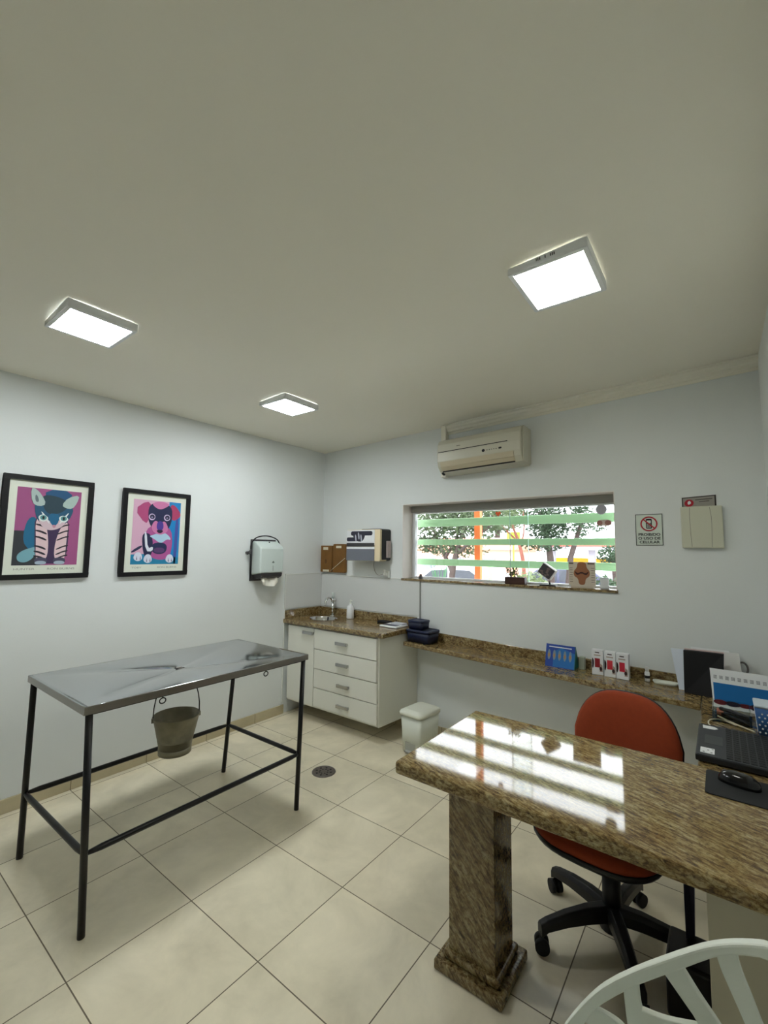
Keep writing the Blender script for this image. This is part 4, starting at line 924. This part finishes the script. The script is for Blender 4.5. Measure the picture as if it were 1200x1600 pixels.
for i, s_ in enumerate(('PROIBIDO', 'O USO DE', 'CELULAR')):
    text('lettering', s_, .0235, NF(W/2, .062-i*.024, .0004), (PI/2, 0, 0), pm('sign_ink', (30, 34, 34)), t, 'CENTER', sx=1.12, bold=.0006)
t = thing('junction_cover', 'off-white plastic wall box with two curved seams', 'wall box', (3.165, 0, 1.52))
b = MB(); b.box((3.066, -.030, 1.523), (3.268, -.001, 1.772)); b.build('cover', pm('cover_ivory', (206, 206, 186), .4), t, bevel=.006, seg=3)
b = MB(); JF = Fr((0, -.0302, 0), (1, 0, 0), (0, 0, 1), (0, -1, 0))
def seam(pts):
    for p, q in zip(pts[:-1], pts[1:]):
        b.sheet(JF, [(p[0]-.001, p[1]), (p[0]+.001, p[1]), (q[0]+.001, q[1]), (q[0]-.001, q[1])], 0, .0006)
seam(smoothpoly([(3.112, 1.765), (3.110, 1.70), (3.112, 1.62), (3.116, 1.53)], 2, False)); seam(smoothpoly([(3.208, 1.765), (3.216, 1.70), (3.214, 1.62), (3.212, 1.53)], 2, False))
b.build('seams', pm('seam_grey', (120, 118, 106)), t)
t = thing('extinguisher_notice', 'dark-edged notice with a red emblem half hidden behind the wall box', 'sign', (3.16, 0, 1.72))
SF = Fr((3.074, -.0005, 1.715), (1, 0, .05), (0, 0, 1), (0, -1, 0))
b = MB(); b.sheet(SF, [(0, 0), (.168, 0), (.168, .115), (0, .115)], 0, .003); b.build('board', pm('notice_edge', (56, 50, 46)), t)
b = MB(); b.sheet(SF, [(.006, .0), (.160, .0), (.160, .109), (.006, .109)], .003, .004); b.build('face', pm('notice_face', (150, 146, 138)), t)
b = MB(); b.sheet(SF, ell(.036, .078, .023, .022), .004, .005); b.m = 1; b.sheet(SF, smoothpoly([(.030, .068), (.044, .072), (.046, .082), (.038, .094), (.028, .084)], 1), .005, .0056); b.build('emblem', [M['red'], M['paper']], t)
b = MB(); b.sheet(SF, [(.066, .092), (.150, .092), (.150, .097), (.066, .097)], .004, .0048); b.sheet(SF, [(.085, .080), (.135, .080), (.135, .084), (.085, .084)], .004, .0048); b.build('text_lines', pm('notice_ink', (84, 76, 72)), t)

# ------------------------------------------------------------------ orange swivel chair
CA = -.10; cpos = (2.855, -1.245)
t = thing('swivel_chair', 'orange upholstered swivel chair with a black five-star base behind the desk', 'chair', (*cpos, 0), CA)
def W_(x, y, z): return V((*cpos, 0))+Matrix.Rotation(CA, 3, 'Z') @ V((x, y, z))   # local frame: seat front towards -y
def sup(hx, hy, n=36, e=2.8): return [(hx*math.copysign(abs(math.cos(a))**(2/e), math.cos(a)), hy*math.copysign(abs(math.sin(a))**(2/e), math.sin(a))) for a in [2*PI*i/n for i in range(n)]]
def seatring(k, z, oy=-.10): return [W_(x*(1-.06*(y > 0)), y+oy, z+.012*(-(y/.23))*0) for x, y in sup(.222*k, .225*k)]
b = MB(); loft(b, [seatring(.93, .438), seatring(.985, .450), seatring(1.0, .468), seatring(.97, .486), seatring(.88, .498), seatring(.6, .503), seatring(.1, .500)]); b.build('seat', M['orange'], t)
b = MB(); loft(b, [seatring(.55, .405), seatring(.82, .412), seatring(.97, .430), seatring(1.01, .445), seatring(1.005, .454), seatring(.97, .454)]); b.build('seat_shell', M['black_pl'], t)
def backring(k, d, zc=.682):
    P = []
    for x, z in sup(.212*k, .182*k, e=2.9):
        nx = x*(1-.20*max(0, z)/.19); y = .262-.05*(1-(x/.212)**2)*0+.035*0-.9*(x*x)*.6+.16*(z)-d
        P.append(W_(nx, y+.03, zc+z))
    return P
b = MB(); loft(b, [backring(.97, .004), backring(1.0, .014), backring(.99, .030), backring(.93, .042), backring(.7, .050), backring(.3, .052), backring(.02, .052)]); b.build('backrest', M['orange'], t)
b = MB(); loft(b, [backring(.3, -.022), backring(.8, -.020), backring(.98, -.010), backring(1.015, .004), backring(1.012, .014), backring(.98, .014)]); b.build('backrest_shell', M['black_pl'], t)
b = MB(); b.tube([W_(0, -.02, .415), W_(0, .20, .412), W_(0, .285, .43), W_(0, .315, .50), W_(0, .325, .66)], [.018, .022, .026, .024, .02], 10); b.build('back_bar', M['black_pl'], t)
b = MB(); b.cyl(W_(0, 0, .10), W_(0, 0, .26), .034, .032, 20); b.cyl(W_(0, 0, .26), W_(0, 0, .40), .024, n=20); b.cyl(W_(0, 0, .06), W_(0, 0, .14), .046, .040, 20); b.box(W_(-.06, -.08, .398), W_(.06, .08, .412)); b.build('gas_column', M['black_pl'], t)
for i in range(5):
    a = math.radians(152+72*i)
    d = V((math.cos(a), math.sin(a), 0)); pz = V((-math.sin(a), math.cos(a), 0)); c0 = V((*cpos, 0))
    b = MB(); R_ = []
    for s_, zc_, hw, hh in ((.02, .118, .026, .030), (.10, .118, .024, .028), (.19, .108, .021, .024), (.265, .092, .019, .020), (.292, .078, .019, .022)):
        c = c0+d*s_+V((0, 0, zc_)); R_.append([c+pz*hw*x+V((0, 0, hh*z)) for x, z in ((-1, -.9), (1, -.9), (1, .4), (.6, 1), (-.6, 1), (-1, .4))])
    loft(b, R_, smooth=False); l = b.build('leg', M['black_pl'], t, bevel=.003); sub(l, t)
    b = MB(); e = c0+d*.285
    ax = (pz*.8+d*.3).normalized()
    for s_ in (-1, 1): b.cyl(e+ax*(.006*s_)+V((0, 0, .026)), e+ax*(.024*s_)+V((0, 0, .026)), .026, n=20)
    b.cyl(e+V((0, 0, .03)), e+V((0, 0, .07)), .008, n=10)
    c_ = b.build('caster', M['black_sat'], t); c_.parent = l

# ------------------------------------------------------------------ black box and bracket under the desk
t = thing('voltage_stabiliser', 'black box standing on the floor under the desk by the panel', 'power box', (3.12, -1.33, 0))
b = MB(); b.box((3.045, -1.44, .008), (3.175, -1.275, .185)); b.build('housing', M['black_pl'], t, bevel=.012, seg=3)
b = MB()
for x in (3.06, 3.16):
    for y in (-1.425, -1.29): b.cyl((x, y, 0), (x, y, .010), .009, n=10)
b.build('rubber_feet', M['black_sat'], t)
b = MB(); b.prism([(3.096, -1.32, .186), (3.120, -1.30, .186), (3.136, -1.30, .700), (3.092, -1.30, .700)], (0, .030, 0))
tag(b.build('desk_bracket', mat('dark_blue_metal', (34, 36, 58), .35, .4), bevel=.002), 'dark metal post between the black box and the desk underside', 'post')

# ------------------------------------------------------------------ white openwork chair in the foreground
t = thing('white_chair', 'white plastic chair with a rounded openwork back in the foreground', 'chair', (3.21, -2.42, 0))
YC = -2.13
QF = Fr((0, YC, 0), (1, 0, 0), (0, 0, 1), (0, -1, 0))
rim_o = [(2.945, .455), (2.944, .515), (2.958, .562), (2.982, .594), (3.006, .620), (3.030, .640), (3.087, .675), (3.119, .695), (3.157, .722), (3.194, .750), (3.227, .772), (3.255, .789), (3.282, .805), (3.330, .815), (3.385, .805), (3.430, .765), (3.448, .69), (3.450, .58), (3.445, .455)]
rim_i = [(2.975, .455), (2.972, .510), (2.984, .550), (2.998, .578), (3.012, .596), (3.034, .612), (3.078, .641), (3.110, .661), (3.150, .689), (3.181, .715), (3.207, .738), (3.236, .758), (3.281, .782), (3.330, .788), (3.375, .778), (3.405, .745), (3.420, .68), (3.422, .58), (3.418, .455)]
rim_o = smoothpoly(rim_o, 1, False); rim_i = smoothpoly(rim_i, 1, False)
b = MB(); n = len(rim_o)
def bend(b):   # the back wraps forward around the seat
    for p in b.v: p.y -= .13*((p.x-3.20)/.24)**2
vs = [QF(u, v, 0) for u, v in rim_o]+[QF(u, v, 0) for u, v in rim_i]+[QF(u, v, .020) for u, v in rim_o]+[QF(u, v, .020) for u, v in rim_i]
fs = []
for i in range(n-1): fs += [(i, i+1, i+1+n, i+n), (i+2*n, i+3*n, i+1+3*n, i+1+2*n), (i, i+2*n, i+1+2*n, i+1), (i+n, i+1+n, i+1+3*n, i+3*n)]
fs += [(0, n, 3*n, 2*n), (n-1, 3*n-1, 4*n-1, 2*n-1)]
b.add(vs, fs); bend(b)
b.build('back_frame', M['white_pl'], t, bevel=.004, seg=2)
def slat(A, B_):
    A = smoothpoly(A, 2, False); B_ = smoothpoly(B_, 2, False)
    b = MB(); n = len(A); vs = [QF(u, v, .003) for u, v in A]+[QF(u, v, .003) for u, v in B_]+[QF(u, v, .017) for u, v in A]+[QF(u, v, .017) for u, v in B_]; fs = []
    for i in range(n-1): fs += [(i, i+1, i+1+n, i+n), (i+2*n, i+3*n, i+1+3*n, i+1+2*n), (i, i+2*n, i+1+2*n, i+1), (i+n, i+1+n, i+1+3*n, i+3*n)]
    fs += [(0, n, 3*n, 2*n), (n-1, 3*n-1, 4*n-1, 2*n-1)]
    b.add(vs, fs); bend(b); b.build('slat', M['white_pl'], t, bevel=.003)
SLATS = [
 ([(3.000, .600), (3.038, .577), (3.057, .560), (3.085, .520), (3.100, .456)], [(2.984, .580), (3.016, .556), (3.030, .540), (3.045, .500), (3.050, .456)]),
 ([(3.055, .640), (3.058, .593), (3.061, .558), (3.066, .500), (3.075, .456)], [(3.080, .650), (3.081, .617), (3.084, .595), (3.105, .520), (3.125, .456)]),
 ([(3.080, .598), (3.112, .590), (3.143, .592), (3.180, .602)], [(3.075, .540), (3.115, .530), (3.155, .535), (3.220, .560)]),
 ([(3.120, .674), (3.148, .636), (3.174, .605), (3.195, .540), (3.205, .456)], [(3.150, .696), (3.181, .649), (3.212, .614), (3.250, .550), (3.270, .456)]),
 ([(3.205, .743), (3.212, .717), (3.226, .686), (3.247, .639), (3.290, .540), (3.310, .456)], [(3.236, .765), (3.242, .732), (3.256, .697), (3.270, .657), (3.320, .550), (3.350, .456)]),
 ([(3.345, .792), (3.350, .72), (3.365, .62), (3.385, .54), (3.395, .456)], [(3.375, .785), (3.378, .72), (3.390, .62), (3.405, .55), (3.420, .456)]),
]
for A, B_ in SLATS: slat(A, B_)
b = MB(); c = (3.19, -2.44)
def srg(k, z): return [V((c[0]+x, c[1]+y, z)) for x, y in sup(.245*k, .225*k, 40, 3.2)]
loft(b, [srg(.96, .425), srg(1, .435), srg(1, .448), srg(.96, .455), srg(.6, .447), srg(.05, .444)]); b.build('seat', M['white_pl'], t)
for (x, y) in ((-.2, -.19), (.2, -.19), (-.2, .17), (.2, .17)):
    b = MB(); b.cyl((c[0]+x*1.12, c[1]+y*1.12, 0), (c[0]+x*.95, c[1]+y*.95, .437), .013, .018, 14); b.build('leg', M['white_pl'], t)
b = MB(); b.box((2.945, -2.30, .430), (3.445, -2.245, .47)); b.build('back_rail', M['white_pl'], t, bevel=.006)

# ------------------------------------------------------------------ outside
struct(MB().box((-60, .6, -.5), (40, 80, -.3)).build('ground', M['asph']))
def crown(b, c, R, n, sz, flat=1.0):
    c = V(c)
    for i in range(n):
        d = V((random.gauss(0, 1), random.gauss(0, 1), random.gauss(0, 1))).normalized()*(random.random()**.45)
        p = c+V((d.x*R[0], d.y*R[1], d.z*R[2]))
        u = V((random.uniform(-1, 1), random.uniform(-1, 1), random.uniform(-.6, .6))).normalized(); q = u.cross(V((random.uniform(-1, 1), random.uniform(-1, 1), random.uniform(-1, 1)))).normalized()
        s_ = sz*random.uniform(.6, 1.3)
        b.add([p-u*s_, p-q*s_*.45, p+u*s_, p+q*s_*.45], [(0, 1, 2, 3)])
def tree(label, base, trunk, crowns, leaf, bark, group='trees outside the window', sz=.06):
    t = thing('street_tree', label, 'tree', base, 0, group)
    b = MB()
    for pts, r in trunk: b.tube(smoothpoly(pts, 1, False) if len(pts) > 2 else pts, [r[0]+(r[1]-r[0])*i/((len(smoothpoly(pts, 1, False)) if len(pts) > 2 else len(pts))-1) for i in range(len(smoothpoly(pts, 1, False)) if len(pts) > 2 else len(pts))], 8)
    b.build('trunk', bark, t, recalc=False)
    b = MB()
    for c, R, n in crowns: crown(b, c, R, int(n*2.3), sz*.68)
    b.build('foliage', leaf, t, recalc=False)

tree('leafy tree spreading across the left half of the window view', (-.9, 4.4, -.3),
     [([(-.95, 4.4, -.3), (-.92, 4.4, .9), (-.80, 4.4, 1.5), (-.50, 4.3, 2.1)], (.085, .03)), ([(-.88, 4.4, 1.1), (-1.2, 4.5, 1.6), (-1.55, 4.6, 2.2)], (.05, .02)),
      ([(-.80, 4.4, 1.45), (-.35, 4.3, 1.75), (.05, 4.2, 2.0)], (.04, .015)), ([(-1.05, 4.4, 1.35), (-.75, 4.5, 1.9), (-.9, 4.5, 2.5)], (.035, .015))],
     [((-1.15, 4.5, 2.15), (.8, .6, .50), 1500), ((-.35, 4.4, 2.10), (.65, .5, .40), 750), ((-1.5, 4.6, 1.65), (.35, .4, .22), 260), ((-.9, 4.6, 1.55), (.75, .4, .18), 260)], M['leafA'], M['bark'], sz=.06)
tree('bushy dark green tree in the right half of the window view', (.75, 5.5, -.3),
     [([(.62, 5.5, -.3), (.66, 5.5, 1.2), (.60, 5.5, 1.8), (.45, 5.5, 2.3)], (.085, .04)), ([(.92, 5.5, -.3), (.98, 5.5, 1.3), (1.12, 5.5, 1.75), (1.27, 5.5, 2.2)], (.07, .03))],
     [((.62, 5.5, 2.05), (.42, .5, .42), 1150), ((.55, 5.5, 1.65), (.48, .45, .14), 220), ((1.22, 5.5, 2.20), (.20, .4, .45), 420), ((.35, 5.7, 2.6), (.6, .5, .3), 420)], M['leafB'], M['bark'], sz=.055)
tree('slender tree with reddish trunk in the middle of the window view', (.2, 5.3, -.3),
     [([(.26, 5.3, -.3), (.20, 5.3, 1.25), (.12, 5.3, 1.65), (-.05, 5.3, 2.1)], (.05, .02)), ([(.0, 5.4, 1.75), (-.25, 5.4, 2.0), (-.5, 5.4, 2.3)], (.02, .01)), ([(.12, 5.3, 1.6), (.22, 5.3, 1.9), (.2, 5.3, 2.3)], (.02, .01))],
     [((-.1, 5.3, 2.25), (.45, .4, .35), 380)], M['leafC'], M['bark_r'], sz=.045)
tree('dark shrub-like tree at the right edge of the window view', (1.85, 5.0, -.3),
     [([(1.86, 5.0, -.3), (1.84, 5.0, 1.1), (1.80, 5.0, 1.5)], (.05, .02))], [((1.83, 5.0, 1.47), (.26, .3, .22), 420), ((1.62, 5.0, 1.95), (.14, .3, .12), 60)], M['leafB'], M['bark'], sz=.045)
tree('dense grey-green tree far beyond the street at the left', (-6.5, 20, -.3), [([(-6.5, 20, -.3), (-6.5, 20, 2.9)], (.25, .15))], [((-6.6, 20, 4.0), (1.9, 1.6, 1.5), 900)], M['leafB'], M['bark'], sz=.20)
# low planting
def shrub(label, c, R, n, leaf, sz=.04):
    b = MB(); crown(b, c, R, n, sz); b.add([(c[0]-.02, c[1], -.3), (c[0]+.02, c[1], -.3), (c[0]+.02, c[1], c[2]), (c[0]-.02, c[1], c[2])], [(0, 1, 2, 3)])
    b.cyl((c[0], c[1], -.3), (c[0], c[1], c[2]), .02, n=6)
    tag(b.build('shrub', leaf, recalc=False, origin=(c[0], c[1], -.3)), label, 'shrub')
shrub('low pale green shrub behind the photo cube outside the window', (1.10, 3.0, 1.02), (.30, .25, .20), 500, M['leafC'])
shrub('low dark shrub outside at the right end of the window', (1.95, 3.6, 1.02), (.22, .2, .16), 260, M['leafB'])
t = thing('spiky_plant', 'dark green spiky plant low in the left part of the window view', 'plant', (-.46, 3.2, -.3))
b = MB()
for i in range(13):
    a = 2*PI*i/13; r_ = .10+.10*random.random(); h = 1.20+.12*random.random()
    b.add([(-.46-.02, 3.2, .6), (-.46+.02, 3.2, .6), (-.46+r_*math.cos(a)+.004, 3.2+r_*math.sin(a), h), (-.46+r_*math.cos(a)-.004, 3.2+r_*math.sin(a), h)], [(0, 1, 2, 3)])
b.cyl((-.46, 3.2, -.3), (-.46, 3.2, .9), .045, .05, n=10); b.build('leaves', mat('agave_green', (52, 96, 60), .5), t, recalc=False)
# petrol-station canopy across the road
t = thing('station_canopy', 'yellow and red roadside canopy on pale columns far beyond the trees', 'canopy', (-1.8, 23, -.3))
b = MB(); b.box((-4.9, 21, 1.86), (3.5, 25, 2.02)); b.build('roof_edge', pm('canopy_red', (206, 84, 70)), t)
b = MB(); b.box((-4.9, 21.05, 1.68), (3.5, 25, 1.86)); b.build('soffit', pm('canopy_grey', (196, 196, 206)), t)
for x in (-4.2, -2.15, .8):
    b = MB(); b.box((x-.16, 22, -.3), (x+.16, 22.3, 1.70)); b.build('column', pm('column_grey', (178, 178, 190)), t)
b = MB(); b.box((-4.9, 24.2, .85), (-1.6, 24.6, 1.25)); b.box((-1.4, 24.2, .85), (3.2, 24.6, 1.12)); b.build('yellow_band', pm('canopy_yellow', (244, 190, 44)), t)
b = MB(); b.box((-4.9, 24.6, -.3), (3.5, 24.9, .9)); b.build('rear_wall', pm('rear_wall_white', (226, 222, 226)), t)
t = thing('low_building', 'peach-coloured low building beyond the trees at the left', 'building', (-6.3, 14.5, -.3))
b = MB(); b.box((-10.5, 14, -.3), (-3.4, 17, 1.60)); b.build('wall', pm('peach_wall', (226, 176, 150)), t)
b = MB(); b.prism([(-10.7, 13.8, 1.60), (-10.7, 17.2, 1.60), (-10.7, 15.5, 2.15)], (7.5, 0, 0)); b.build('roof', pm('roof_orange', (214, 136, 100)), t)
for x in (-8.9, -7.6, -6.2, -4.8):
    b = MB(); b.box((x, 13.96, .65), (x+.7, 14.0, 1.25)); b.build('window', pm('far_window', (120, 120, 136), .2), t)
def car(label, x, y, z, L, rgb):
    t = thing('parked_car', label, 'car', (x, y, z), 0, 'cars parked along the street')
    pr = [(0, .30), (.02, .62), (.12*L, .80), (.24*L, .86), (.36*L, 1.26), (.44*L, 1.36), (.66*L, 1.37), (.78*L, 1.28), (.90*L, .92), (.99*L, .84), (L, .55), (.99*L, .28)]
    b = MB(); b.prism([(x+u, y, z+v) for u, v in pr], (0, 1.7, 0)); b.build('body', pm('car_%d' % rgb[0], rgb, .25), t, bevel=.05)
    b = MB(); b.prism([(x+u, y-.01, z+v) for u, v in [(.27*L, .90), (.38*L, 1.22), (.52*L, 1.26), (.52*L, .90)]], (0, .02, 0)); b.prism([(x+u, y-.01, z+v) for u, v in [(.54*L, .90), (.54*L, 1.26), (.70*L, 1.26), (.83*L, .92)]], (0, .02, 0)); b.build('side_window', pm('car_glass', (40, 44, 54), .1), t)
    for u in (.18*L, .80*L):
        b = MB(); b.cyl((x+u, y-.03, z+.30), (x+u, y+.18, z+.30), .30, n=24); b.build('wheel', M['black_sat'], t)
car('white car parked outside, seen low in the left of the window', -5.4, 8.6, -.3, 2.0+2.0, (232, 230, 236))
car('dark car parked outside, behind the orange post', -2.95, 11.2, -.3, 4.0, (58, 60, 84))
car('pale grey car parked outside at the right of the window view', .2, 7.9, -.3, 4.1, (206, 208, 218))
tag(MB().box((-.06, 4.0, -.3), (.06, 4.12, 1.23)).build('lime_bollard', pm('lime_green', (176, 222, 120)), bevel=.01), 'lime green post low in the window view right of the orange post', 'post')
b = MB(); b.box((-.42, 6.0, 1.76), (-.13, 6.03, 1.93)); b.cyl((-.28, 6.02, -.3), (-.28, 6.02, 1.77), .02, n=8)
tag(b.build('street_sign', pm('sign_olive', (176, 182, 70))), 'small yellow-green street sign between the trees', 'sign')
# pebble strip and white kerb wall just outside the sill
tag(MB().box((-2.5, .9, -.3), (4.5, 1.05, .75)).build('garden_wall', pm('garden_wall_white', (230, 228, 224))), 'low white garden wall outside below the window', 'wall')
for o in bpy.data.objects:
    if '_m_inv' in o.keys(): del o['_m_inv']
